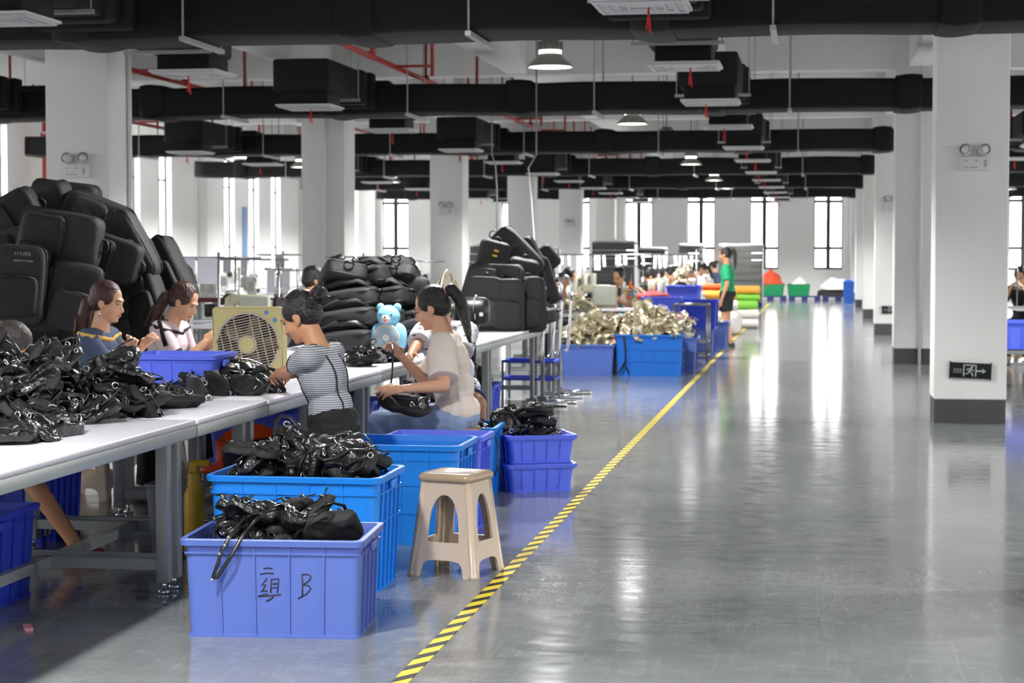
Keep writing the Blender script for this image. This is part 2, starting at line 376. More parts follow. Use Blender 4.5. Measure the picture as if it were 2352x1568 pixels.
# ================================================================ THE HALL
PX = [-14.96, -6.989, 0.979, 8.95]; PW = .604; PY0, PS = 16.474, 8.6855
PYS = [PY0 + PS*k for k in range(-2, 5)]
XL_W, XR_W, YB_W, YF_W, ZC = -14.3, 9.6, 60.5, -8.0, 4.6
struct(MB().box((XL_W+XR_W)/2, (YB_W+YF_W)/2, -.05, XR_W-XL_W+1, YB_W-YF_W+1, .1).build('floor', M_floor))
struct(MB().box((XL_W+XR_W)/2, (YB_W+YF_W)/2, ZC+.05, XR_W-XL_W+1, YB_W-YF_W+1, .1).build('ceiling', M_ceil))
WZ0, WZ1 = .92, 3.75
win_n = [0]
def wall(name, axis, at_, a0, a1, opens, th, sgn):
    # axis 'y': wall runs along Y at x = at_ (inner face), thickness goes to sgn side
    m = MB(); c = at_ + sgn*th/2
    def bx(p, q, z0, z1):
        if q-p < 1e-4: return
        if axis == 'y': m.box(c, (p+q)/2, (z0+z1)/2, th, q-p, z1-z0)
        else: m.box((p+q)/2, c, (z0+z1)/2, q-p, th, z1-z0)
    x = a0
    for o0, o1 in opens:
        bx(x, o0, 0, ZC); bx(o0, o1, 0, WZ0); bx(o0, o1, WZ1, ZC); x = o1
    bx(x, a1, 0, ZC)
    struct(m.build(name, M_wall))
    for o0, o1 in opens:
        win_n[0] += 1; w = o1-o0; g = at_ + sgn*.14
        t = bpy.data.objects.new('window_%d' % win_n[0], None); COL.objects.link(t); struct(t)
        t.location = ((g, (o0+o1)/2, WZ0) if axis == 'y' else ((o0+o1)/2, g, WZ0)); t.rotation_euler = (0, 0, PI/2 if axis == 'y' else 0)
        f = MB(); h = WZ1-WZ0
        dp, mw = (.03, .04) if axis == 'y' else (.06, .14)
        for x_ in (-w/2+.02, w/2-.02): f.box(x_, 0, h/2, .04, dp, h)
        f.box(0, 0, h/2, mw, dp, h)
        for z_ in (.025, .67, 2.14, h-.025): f.box(0, 0, z_, w, dp+.002, .05 if axis == 'y' else .1)
        f.build('frame', M_frame, t)
        MB().box(0, 0, h/2, w-.02, .008, h-.02).build('pane', M_glass, t)
        if axis == 'y' and sgn < 0:
            s_ = MB()
            for k in range(2):
                for zz in range(13):
                    x0 = -w/2+.06 + k*(w/2-.02); z0 = .75 + zz*.105
                    s_.tube([(x0, .035, z0), (x0+w/4-.04, .035, z0+.05), (x0+w/2-.09, .035, z0)], .003, 4)
            s_.build('lattice', M_bearw, t)
        L = bpy.data.lights.new('daylight_portal', 'AREA'); L.shape = 'RECTANGLE'; L.size = w; L.size_y = WZ1-WZ0; L.cycles.is_portal = True
        lo = bpy.data.objects.new('daylight_portal', L); COL.objects.link(lo)
        if axis == 'y': lo.location = (at_+sgn*th, (o0+o1)/2, (WZ0+WZ1)/2); lo.rotation_euler = (PI/2, 0, PI/2 if sgn < 0 else -PI/2)
        else: lo.location = ((o0+o1)/2, at_+sgn*th, (WZ0+WZ1)/2); lo.rotation_euler = (PI/2, 0, 0 if sgn > 0 else PI)
        d = Vector((0, 0, -1)); d.rotate(lo.rotation_euler)
        want = Vector((-sgn, 0, 0)) if axis == 'y' else Vector((0, -sgn, 0))
        if d.dot(want) < 0: lo.rotation_euler.z += PI
side = [(y+c-.43, y+c+.43) for y in PYS for c in (2.35, 4.4, 6.4) if y+c < 60]
wall('wall_left', 'y', XL_W, YF_W, YB_W, side, .18, -1)
wall('wall_right', 'y', XR_W, YF_W, YB_W, side, .18, 1)
wall('wall_back', 'x', YB_W, XL_W-.3, XR_W+.3, [(x, x+.88) for x in (-14.1, -12.15, -10.15, -8.15, -6.13, -4.14, -2.14, -.14, 1.86, 3.86, 5.83, 7.8)], .32, 1)
wall('wall_front', 'x', YF_W, XL_W-.3, XR_W+.3, [(x, x+.88) for x in (-12.15, -8.15, -4.14, 1.86, 5.83)], .32, -1)  # unseen wall; its windows are added to bring frontal daylight onto the foreground

# columns and beams
for i, x in enumerate(PX):
    for k in range(-2, 6):
        y = PY0 + PS*k; w = PW
        if i == 0: x0, x1 = XL_W, XL_W+.22
        elif i == 3: x0, x1 = XR_W-.22, XR_W
        else: x0, x1 = x, x+w
        if k == 5 and i in (0, 3): continue
        y1 = min(y+w, YB_W)
        t = bpy.data.objects.new('pillar', None); COL.objects.link(t); struct(t); t.location = ((x0+x1)/2, (y+y1)/2, 0)
        MB().box(0, 0, .2+(ZC-.2)/2, x1-x0, y1-y, ZC-.2, bev=.012).build('shaft', M_wall, t)
        MB().box(0, 0, .1, x1-x0-.012, y1-y-.012, .2).build('skirting', M_base, t)
def beam(x0, x1, y0, y1, z0):
    struct(MB().box((x0+x1)/2, (y0+y1)/2, (z0+ZC)/2, x1-x0, y1-y0, ZC-z0, bev=.01).build('beam', M_ceil))
for k in range(-2, 6): beam(XL_W, XR_W, PY0+PS*k+.14, PY0+PS*k+.46, 3.84)
bx3 = [-9.65-2.65, -9.65, -6.69, -4.03, -1.38, 1.28, 3.94, 6.6]
for x in bx3: beam(x-.14, x+.14, YF_W, YB_W, 3.86)

# ---------------------------------------------------------------- air ducts with branches, outlets, hangers
DB = [6.2, 14.9, 22.95, 31.95, 41.0, 49.7, 58.4]
DNAME = ['overhead, before the one at the first pillars', 'crossing in front of the first pillar pair', 'crossing just before the second pillar pair',
         'crossing just before the third pillar pair', 'crossing just before the fourth pillar pair', 'crossing just before the fifth pillar pair', 'hanging close to the window wall at the far end']
BRX = [-10.05, -5.6, -1.17, 3.3, 7.6]
ZB, ZT = 3.12, 3.46
def duct(idx):
    yb = DB[idx]; yc = yb-.4; x0, x1 = -13.6, 9.2
    t = thing('air_duct', 'long black foam-wrapped air duct '+DNAME[idx], 'air duct', (0, yc, 0), group='black air ducts under the ceiling')
    m = MB(); rings = []; n = int((x1-x0)/.22)
    for i in range(n+1):
        x = x0+(x1-x0)*i/n; r = rrect(.4, (ZT-ZB)/2, .05, 0, 3); ring = []
        for p in r:
            q = Vector((x, p.x, (ZT+ZB)/2+p.y)); q += Vector((0, .014, .014))*noise.noise(Vector((x*1.1, p.x*3+idx*7, p.y*4)))
            q.z -= .012*(1-math.cos((x-x0)/2.25*2*PI))*.5
            ring.append(q)
        rings.append(ring)
    m.loft(rings, sm=True); m.build('casing', M_duct, t)
    x = x0+.9; j = 0
    while x < x1:
        cw = .3
        c = MB(); rings = []
        for i in range(7):
            xx = x+cw*i/6; g = .02+.014*math.sin(PI*i/6); ring = []
            for p in rrect(.4+g, (ZT-ZB)/2+g, .06, 0, 3):
                q = Vector((xx, p.x, (ZT+ZB)/2+p.y)); q += Vector((0, .01, .014))*noise.noise(Vector((xx*4, p.x*5+idx*3+j, p.y*5))); ring.append(q)
            rings.append(ring)
        c.loft(rings, sm=True).build('collar', M_duct2 if j % 2 else M_duct, t); x += 2.26; j += 1
    for bxx in BRX:
        for sg in ((-1, 2.0), (1, 1.9)):
            s_, L = sg; ye = s_*(.4+L); w = .64 if s_ < 0 else .58
            b = MB(); b.box(bxx, s_*(.36+L/2+.02), 3.39, w, L+.04, .36, bev=.03)
            b.box(bxx, s_*.52, 3.37, w+.12, .2, .42, bev=.03); b.box(bxx, s_*.85, 3.38, w+.05, .22, .4, bev=.03)
            b.box(bxx+.02, ye-s_*.32, 3.15, w-.1, .56, .16, bev=.01)
            bo = b.build('branch', M_duct, t)
            d = MB(); yc2 = ye-s_*.32
            d.box(bxx+.02, yc2, 3.065, .62, .62, .02)
            for q in range(4):
                e = .28-.065*q; zz = 3.05
                for a in (-1, 1):
                    d.box(bxx+.02, yc2+a*e, zz, 2*e+.02, .02, .016, rot=(a*.5, 0, 0)); d.box(bxx+.02+a*e, yc2, zz, .02, 2*e, .016)
            d.build('diffuser', M_diff, bo)
            r = MB(); rx, ry = bxx+.02+.05*math.sin(idx*3+bxx), yc2-.05
            for a in range(3):
                r.tube([(rx, ry, 3.05), (rx+.004*(a-1), ry, 2.98), (rx+.016*(a-1), ry+.01*a, 2.9-.015*a)], [.006, .006, .004], 5)
            r.build('ribbon', M_ribbon, bo)
            gb = MB(); gb.box(bxx, s_*(.4+L*.5), 3.19, w+.2, .04, .03); gb.cyl((bxx-w/2-.08, s_*(.4+L*.5), 3.19), (bxx-w/2-.08, s_*(.4+L*.5), ZC), .006, n=5); gb.cyl((bxx+w/2+.08, s_*(.4+L*.5), 3.19), (bxx+w/2+.08, s_*(.4+L*.5), ZC), .006, n=5)
            gb.build('bracket', M_galv, bo)
    for hx in (-11.5, -9.3, -7.1, -4.83, -2.6, -.34, 1.95, 4.3, 6.5):
        h = MB(); h.box(hx, 0, 3.09, .045, 1.0, .035)
        for yy in (-.47, .47): h.cyl((hx, yy, 3.08), (hx, yy, ZC), .009, n=6)
        h.build('hanger', M_galv, t)
for i in range(len(DB)): duct(i)

# ---------------------------------------------------------------- high-bay lamps
def lamp_proto(loc, label):
    t = thing('high_bay_lamp', label, 'lamp', loc, group='high-bay lamps')
    MB().lathe([(.215, 0), (.225, .005), (.218, .02), (.12, .115), (.115, .13), (.1, .135)], n=28).build('reflector', M_lampg, t)
    MB().cyl((0, 0, .012), (0, 0, .02), .2, n=28).build('diffuser', M_lampe, t)
    MB().cyl((0, 0, .135), (0, 0, .165), .11, n=24).build('glow_ring', M_lampring, t)
    h = MB(); h.cyl((0, 0, .165), (0, 0, .25), .118, n=24); h.cyl((0, 0, .25), (0, 0, .29), .085, n=20)
    for k in range(16):
        a = k*PI/8; h.box(.118*math.cos(a), .118*math.sin(a), .207, .02, .006, .085, rot=(0, 0, a))
    h.build('housing', M_lampg, t)
    MB().cyl((0, 0, .29), (0, 0, ZC-loc[2]), .01, n=6).build('stem', M_lampg, t)
    return t
def lamp_light(t):
    L = bpy.data.lights.new('lamp_beam', 'SPOT'); L.energy = LAMP_WATTS*(.68 if abs(t.location.x+2.62) < .1 and t.location.y < 16 else .6 if t.location.x < -8 else 1.0)*(.75 if t.location.y > 43 else 1); L.spot_size = math.radians(152); L.spot_blend = .3; L.shadow_soft_size = .14; L.color = (1, .985, .97)
    o = bpy.data.objects.new('lamp_beam', L); COL.objects.link(o); o.parent = t; o.location = (0, 0, .0)
lp = lamp_proto((-2.62, 18.55, 3.27), 'grey high-bay lamp, fully visible, hanging behind the air duct that crosses before the first pillars')
LYS = (-3.0, 1.6, 4.3, 9.9, 18.55, 26.9, 30.8, 35.2, 39.4, 44.3, 48.2, 52.6, 56.3)
lamps = [lp]
for x in (-2.62, -10.95, 5.4):
    for y in LYS:
        if (x == -2.62 and y == 18.55) or (x < -8 and y in (18.55, 26.9, 30.8)): continue
        if x == -2.62: y = {9.9: 12.9, 4.3: 4.7, 30.8: 33.0, 56.3: 54.5}.get(y, y)
        if x == -2.62 and y in (35.2, 44.3): continue
        lab = {26.9: 'white glowing high-bay lamp hanging over the aisle behind the second air duct', 33.0: 'high-bay lamp with only its grey top showing above the third air duct',
               39.4: 'small distant high-bay lamp glowing above the fourth air duct'}.get(y) if x == -2.62 else None
        lamps.append(dup(lp, (x, y, 3.34 if y == 33.0 else 3.27), label=lab or ('high-bay lamp in the lamp row over the %s' % {-2.62: 'central aisle', -10.95: 'window-side machines', 5.4: 'bay beyond the big pillars'}[x])))
for t in lamps: lamp_light(t)

# ---------------------------------------------------------------- sprinkler pipes
def pipe(x, y0, y1, z, lab):
    t = thing('sprinkler_pipe', lab, 'pipe', (x, 0, z), group='red sprinkler pipes')
    MB().cyl((0, y0, 0), (0, y1, 0), .03, n=10).build('main_pipe', M_red, t)
    y = y0+1.0
    while y < y1:
        r = MB(); r.cyl((0, y, 0), (0, y, .5), .017, n=8); r.cyl((0, y, .5), (0, y, .56), .01, .022, n=8)
        r.box(0, y-.01, .02, .08, .08, .08, bev=.01)
        r.build('riser', M_red, t)
        q = MB(); q.cyl((.45, y+1.1, ZC-z), (.45, y+1.1, -.12), .02, n=8); q.cyl((.45, y+1.1, 0), (0, y+1.1, 0), .016, n=8)
        q.build('drop_pipe', M_red, t); y += 2.9
pipe(-4.86, 2, 60, 3.6, 'red sprinkler pipe running lengthwise under the ceiling between the two pillar rows')
pipe(-8.0, 2, 60, 3.6, 'red sprinkler pipe running lengthwise on the window side of the hall')
pipe(-11.3, 2, 60, 3.62, 'red sprinkler pipe nearest the side windows')
pipe(3.1, 2, 60, 3.6, 'red sprinkler pipe beyond the big white pillar with the exit sign')
p_ = aX(97, 380, -14.0); m = MB(); m.cyl((-13.9, p_.y, 0), (-13.9, p_.y, ZC), .09, n=14)
for z in (.6, 1.6, 2.6, 3.6): m.cyl((-13.9, p_.y, z-.05), (-13.9, p_.y, z+.05), .12, n=14)
tag(m.build('riser_pipe', M_red), 'thick vertical red pipe by the side windows, just left of the first pillar', 'pipe')
# conduits on pillars
def conduit(x, y, lab): tag(MB().cyl((x, y, 0), (x, y, ZC), .022, n=8).build('conduit_pipe', M_wall), lab, 'pipe')
conduit(aY(2113, 700, 25.1).x, 25.12, 'thin white conduit running down the front of the second pillar on the aisle')
conduit(-6.36, 16.95, 'thin grey conduit on the side face of the first pillar behind the backpack heap')
conduit(aY(745, 500, 25.1).x, 25.12, 'thin white conduit on the front of the second pillar past the box fan')

# ---------------------------------------------------------------- signs and emergency lights on pillars
def exit_sign(x0, x1, y, z0, z1, lab, tilt=0.0):
    t = thing('exit_sign', lab, 'sign', ((x0+x1)/2, y-.02, (z0+z1)/2), rot=(0, tilt, 0), group='exit signs on the aisle pillars')
    w, h = x1-x0, z1-z0; MB().box(0, 0, 0, w, .024, h, bev=.003).build('panel', M_signblk, t)
    e = MB()
    for a in (-1, 1): e.box(a*w/2, -.002, 0, .008, .032, h+.02)
    e.build('end_cap', M_blk, t)
    p = MB(); yy = -.0135
    u = h/.13
    def bar(x, z, sx, sz, r=0): p.box(x*u, yy, z*u, sx*u, .003, sz*u, rot=(0, r, 0))
    bar(-.055, 0, .01, .1); bar(.045, 0, .01, .1); bar(-.005, .047, .11, .01)           # door frame
    p.ball((.012*u, yy, .03*u), (.009*u, .003, .009*u), n=8)                              # running figure
    bar(-.002, .008, .014, .04, .5); bar(-.022, .012, .028, .008, -.5); bar(.018, .006, .026, .008, .5)
    bar(.01, -.02, .01, .034, -.6); bar(-.018, -.018, .01, .03, .6); bar(-.034, -.028, .026, .008, 0); bar(.02, -.038, .008, .022, .2)
    bar(.075, .0, .06, .014)
    p.prism([(.1*u, -.022*u), (.13*u, 0), (.1*u, .022*u)], 0, .003, Matrix.Translation((0, yy+.0015, 0)) @ Matrix.Rotation(PI/2, 4, 'X'))
    for k in range(4):
        bar(-.135+k*.018, .012, .012, .003); bar(-.135+k*.018, .004, .003, .014); bar(-.13+k*.018, -.004, .003, .014)
        bar(-.135+k*.018, -.018, .01, .006)
    p.build('pictogram', M_signlit, t); return t
exit_sign(1.11, 1.45, 16.47, .385, .515, 'black exit sign with running figure and arrow, low on the first big white pillar', tilt=.04)
exit_sign(1.11, 1.45, PY0+2*PS, .385, .515, 'small dark exit sign low on the third pillar along the aisle')
exit_sign(1.36, 1.55, PY0+3*PS, .4, .52, 'tiny dark exit sign on the fourth pillar along the aisle')
def emergency(x0, x1, y, z0, z1, lab):
    w, h = x1-x0, z1-z0
    t = thing('emergency_light', lab, 'emergency light', ((x0+x1)/2, y-.03, (z0+z1)/2), group='twin-head emergency lights on the pillars')
    MB().box(0, 0, 0, w, .06, h, bev=.006).build('case', M_bearw, t)
    d = MB(); d.box(.01, -.031, .025, .02, .004, .014); d.box(-.07, -.031, .025, .03, .004, .008); d.box(-.07, -.031, -.03, .025, .004, .008); d.box(-.01, -.031, -.032, .07, .004, .008); d.box(.085, -.031, 0, .02, .004, .06)
    d.build('indicator', M_machg, t)
    for a in (-1, 1):
        q = Euler((-.5, 0, a*.3)).to_matrix()
        hd = MB(); hd.lathe([(.01, .05), (.035, .04), (.046, .01), (.05, -.02), (.046, -.028)], (a*.075, -.02, h/2+.055), 16, Euler((-PI/2-.25, 0, a*.35)).to_matrix())
        hd.ball((a*.075, -.03, h/2+.055), (.04, .03, .04), n=12); hd.cyl((a*.075, 0, h/2), (a*.075, 0, h/2+.05), .01, n=6)
        hd.build('lamp_head', M_bearw, t)
emergency(1.16, 1.43, 16.47, 2.14, 2.26, 'white twin-head emergency light on the big pillar above the exit sign')
emergency(-6.82, -6.55, 16.47, 2.13, 2.255, 'white twin-head emergency light on the first pillar behind the backpack heap')
emergency(-6.84, -6.55, PY0+2*PS, 2.13, 2.26, 'white twin-head emergency light on the third pillar of the inner row')
emergency(1.12, 1.4, PY0+2*PS, 2.15, 2.34, 'white emergency light on the third pillar along the aisle')
emergency(-6.85, -6.55, PY0+4*PS, 2.13, 2.26, 'faint emergency light on the fifth pillar of the inner row')
# wall notice between the side windows
q = aX(563, 540, XL_W+.02); tag(MB().box(XL_W+.012, q.y, 1.95, .02, .35, 1.3).build('wall_notice', M_sticker), 'pale blue notice strip on the wall between the side windows', 'notice')

# ---------------------------------------------------------------- floor tape
tag(MB().box(-1.385, 28.5, .0012, .058, 52, .0024).build('hazard_tape', M_tape), 'yellow and black striped tape line along the aisle floor', 'tape')
# ================================================================ WORKBENCHES
TX0, TX1, TZ = -3.92, -2.61, .74
def bench(y0, y1, label, x0=TX0, x1=TX1, z=TZ, group='white workbenches in a row along the aisle'):
    xc, yc = (x0+x1)/2, (y0+y1)/2; w, L = x1-x0, y1-y0
    t = thing('workbench', label, 'workbench', (xc, yc, 0), group=group)
    MB().box(0, 0, z-.012, w-.004, L-.004, .024, bev=.006).build('worktop', M_white, t)
    MB().box(0, 0, z-.05, w, L, .056, bev=.01).build('edge_frame', M_edge, t)
    for sx in (-1, 1):
        for sy in (-1, 1):
            lx, ly = sx*(w/2-.13), sy*(L/2-.055)
            l = MB(); l.box(lx, ly, (z-.07+.05)/2, .055, .055, z-.12, bev=.004); leg = l.build('leg', M_leg, t)
            f = MB(); f.cyl((lx, ly, 0), (lx, ly, .016), .026, n=14); f.cyl((lx, ly, .016), (lx, ly, .055), .009, n=8); f.build('levelling_foot', M_chrome, leg)
    for sy in (-1, 1): MB().box(0, sy*(L/2-.055), .125, w-.26, .04, .045).build('crossbar', M_leg, t)
    MB().box(0, 0, .125, .045, L-.11, .045).build('stretcher', M_leg, t)
    return t
bench(4.9, 7.72, 'white-topped workbench under the big heap of shiny black straps')
bench(7.74, 8.78, 'short white workbench holding the black strap bags beside the woman in stripes')
bench(8.8, 9.95, 'white workbench section in front of the woman in stripes, under the blue bin')
bench(9.97, 11.2, 'white workbench section holding the khaki box fan')
bench(11.22, 12.45, 'white workbench section in front of the girl in the cream T-shirt')
bench(12.47, 13.7, 'white workbench section holding the blue bear-shaped fan')
bench(13.72, 15.6, 'white workbench section beside the pedestal fan, under low black bags')
bench(15.62, 18.4, 'white workbench at the far end, under the heap of black bags behind the chrome stands')
bench(9.6, 12.0, 'rear workbench under the near half of the big backpack heap', -6.6, -5.15, group='rear workbenches under the backpacks')
bench(12.02, 14.8, 'rear workbench under the far half of the big backpack heap', -6.6, -5.15, group='rear workbenches under the backpacks')

# ================================================================ CRATES
def crate(label, w, d, h, m, loc, rz=0.0, nx=5, ny=4, band=.07, lower=(), group='blue plastic crates', tp=.022, corner=.025, name='plastic_crate', grip=True):
    t = thing(name, label, 'crate', loc, rz, group)
    b = MB(); k = 1-2*tp/w
    def R(z, off, r=corner): 
        s = z/h; return rrect(w/2-tp*(1-s)+off, d/2-tp*(1-s)+off, r, z, 4)
    b.loft([R(0, 0), R(h-.03, 0), R(h-.026, .016), R(h-.004, .018), R(h, .015), R(h, -.004), R(h-.03, -.006), R(.012, -.006)], True, True, sm=False)
    def rib(x, y, nxr, nyr, z0, z1, th=.006, out=.007):
        # vertical rib on the outside face whose normal is (nxr, nyr)
        pts = []
        for z in (z0, z1):
            s = z/h; q = []
            if nyr:
                yy = nyr*(d/2-tp*(1-s)); xx = x*(1-2*tp*(1-s)/w)
                q = [(xx-th/2, yy-nyr*.002, z), (xx+th/2, yy-nyr*.002, z), (xx+th/2, yy+nyr*out, z), (xx-th/2, yy+nyr*out, z)]
            else:
                xx = nxr*(w/2-tp*(1-s)); yy = y*(1-2*tp*(1-s)/d)
                q = [(xx-nxr*.002, yy-th/2, z), (xx-nxr*.002, yy+th/2, z), (xx+nxr*out, yy+th/2, z), (xx+nxr*out, yy-th/2, z)]
            pts.append([Vector(p) for p in q])
        b.loft(pts)
    for i in range(nx):
        x = -w/2+w*(i+1)/(nx+1)
        for s in (-1, 1): rib(x, 0, 0, s, .0, h-.03)
    for i in range(ny):
        y = -d/2+d*(i+1)/(ny+1)
        for s in (-1, 1): rib(0, y, s, 0, .0, h-.03, .008, .009)
    for z in (h-band,)+tuple(lower):
        b.loft([R(z-.004, -.002), R(z-.003, .008), R(z+.003, .008), R(z+.004, -.002)], False, False)
    b.loft([R(0, -.004), R(0, .006), R(.012, .006), R(.014, -.002)], False, False)
    b.build('body', m, t)
    if grip:
        for s in (-1, 1):
            g = MB(); g.box(s*(w/2+.012), 0, h-.05, .012, .1, .034, bev=.003); g.build('grip', m, t)
    return t
G_box = crate('periwinkle blue crate with black marker writing on its front, nearest to the camera', .67, .47, .375, M_crateB, (-2.035, 7.06, 0), .07, 4, 4, .055, tp=.014)
# marker writing, stroke by stroke
wr = MB()
def stroke(*pts):
    P = []
    for (x, y) in pts:
        px, py = 380+x/2.306, 1000+y/2.306
        P.append((( px-616.5)*.67/407, -.2265-.0012-.00*py, (1465-py)*.375/222))
    q = [Vector((p[0], -(.235-.014*(1-p[2]/.375))-.0015, p[2])) for p in P]
    wr.tube(q, .0028, 6, flat=.0012, up=(0, 1, 0))
for st in (((500, 712), (522, 708), (548, 711)), ((482, 742), (515, 735), (556, 737)), ((518, 762), (500, 785), (488, 797), (512, 798)), ((512, 798), (496, 822), (484, 832), (520, 826)),
           ((470, 856), (498, 848), (522, 842)), ((540, 768), (540, 800), (536, 838)), ((540, 768), (582, 764), (578, 800), (572, 838)), ((548, 792), (572, 788)), ((546, 812), (570, 809)),
           ((468, 858), (530, 852), (592, 846)), ((560, 846), (540, 868), (512, 882)), None, ((705, 742), (708, 800), (706, 852)), ((703, 740), (735, 738), (752, 748), (745, 770), (712, 792)),
           ((712, 792), (742, 798), (752, 812), (732, 838), (682, 866))):
    if st is None: wr.build('handwritten_characters', M_ink, G_box); wr = MB()
    else: stroke(*st)
wr.build('handwritten_letter', M_ink, G_box)
crate('large bright blue crate heaped with black bags, behind the crate with writing', .74, .5, .5, M_crate2, (-2.2, 8.0, 0), 0, 4, 5, .075, (.3,), corner=.05)
crate('large empty bright blue crate behind the beige stool', .71, .52, .5, M_crate2, (-2.1, 9.37, 0), 0, 4, 5, .075, (.16, .3), corner=.05)
crate('violet-blue crate tucked behind the large empty blue crate', .5, .34, .49, M_crate4, (-1.985, 9.86, 0), 0, 3, 6, .07)
crate('bright blue crate with a strap over its rim, beside the two stacked small crates', .38, .5, .42, M_crate2, (-2.08, 11.17, 0), .05, 2, 4, .06, corner=.04)
crate('small violet-blue crate on the floor, lower of the stack by the yellow tape', .42, .37, .172, M_crate4, (-1.72, 11.47, 0), .42, 4, 3, .03, group='two stacked small crates')
crate('small violet-blue crate of black bags, upper of the stack by the yellow tape', .42, .37, .172, M_crate4, (-1.72, 11.47, .174), .42, 4, 3, .03, group='two stacked small crates')
crate('small blue crate of black bags on the floor beneath the far workbench end', .36, .5, .23, M_crate4, (-3.13, 17.4, 0), 0, 3, 3, .04)
crate('slate blue crate brimming with champagne bags, next to the chrome stands', .63, .5, .37, M_crateS, (-2.68, 22.36, 0), 0, 0, 0, .05, grip=False)
crate('tall blue crate brimming with champagne bags and a black cord on its front', .78, .55, .49, mat('medium_blue_plastic', rgb(22, 104, 198), .4, transl=.12), (-1.955, 22.38, 0), 0, 4, 3, .05, (.17, .31))
crate('periwinkle crate behind the tall blue crate of champagne bags', .4, .6, .42, M_crateB, (-1.66, 23.35, 0), 0, 3, 4, .06)
crate('blue bin standing on the workbench behind the strap heap', .44, .36, .2, M_crate4, (-3.2, 9.25, TZ), 0, 3, 3, .035)
crate('dark blue crate under the workbench at the frame edge', .5, .7, .39, M_crateD, (-3.52, 7.22, 0), 0, 4, 5, .06)
crate('deep blue crate beyond the bare legs under the workbench', .6, .5, .5, M_crateD, (-4.05, 9.05, 0), 0, 4, 5, .06)
for i, (x, y, z, l) in enumerate(((-3.12, 10.55, 0, 'lower'), (-3.12, 10.55, .27, 'upper'))):
    crate('blue crate under the workbench behind the orange chair, %s of two' % l, .62, .42, .27, M_crate4, (x, y, z), 0, 4, 3, .05, group='crates stacked under the workbench behind the orange chair')
for z, l in ((0, 'lower'), (.25, 'upper')):
    crate('violet-blue crate under the workbench past the woman in stripes, %s of two' % l, .36, .42, .25, M_crate4, (-3.0, 12.0, z), 0, 3, 3, .04, group='crates stacked under the bear fan bench')
crate('blue crate on the floor in front of the seated person in the printed white shirt', .45, .4, .3, M_crateD, (-2.72, 11.0, 0), 0, 3, 3, .05)
# grey waste bin, yellow bottle under the bench
m = MB(); m.loft([rrect(.085, .085, .03, 0), rrect(.11, .11, .035, .33), rrect(.118, .118, .035, .335), rrect(.118, .118, .035, .345), rrect(.102, .102, .03, .345), rrect(.08, .08, .03, .02)], sm=False)
o = m.build('waste_bin', M_greybin); o.location = (-3.06, 8.7, 0); tag(o, 'small grey waste bin behind the steel workbench leg', 'bin')
t = thing('trigger_bottle', 'yellow bottle standing behind the workbench leg', 'bottle', (-2.93, 8.62, 0))
MB().lathe([(0, 0), (.045, 0), (.05, .02), (.05, .3), (.03, .36), (.025, .4)], n=18).build('bottle_body', M_yellowp, t)
m = MB(); m.box(0, 0, .43, .04, .05, .06, bev=.01); m.box(.04, 0, .45, .08, .03, .03, bev=.006); m.build('spray_head', M_yellowp, t)
# scrap on the floor
tag(MB().box(-3.0, 6.85, .006, .03, .09, .012, rot=(0, 0, .5)).build('wooden_offcut', M_pink), 'small pinkish scrap on the dark floor under the workbench', 'scrap')

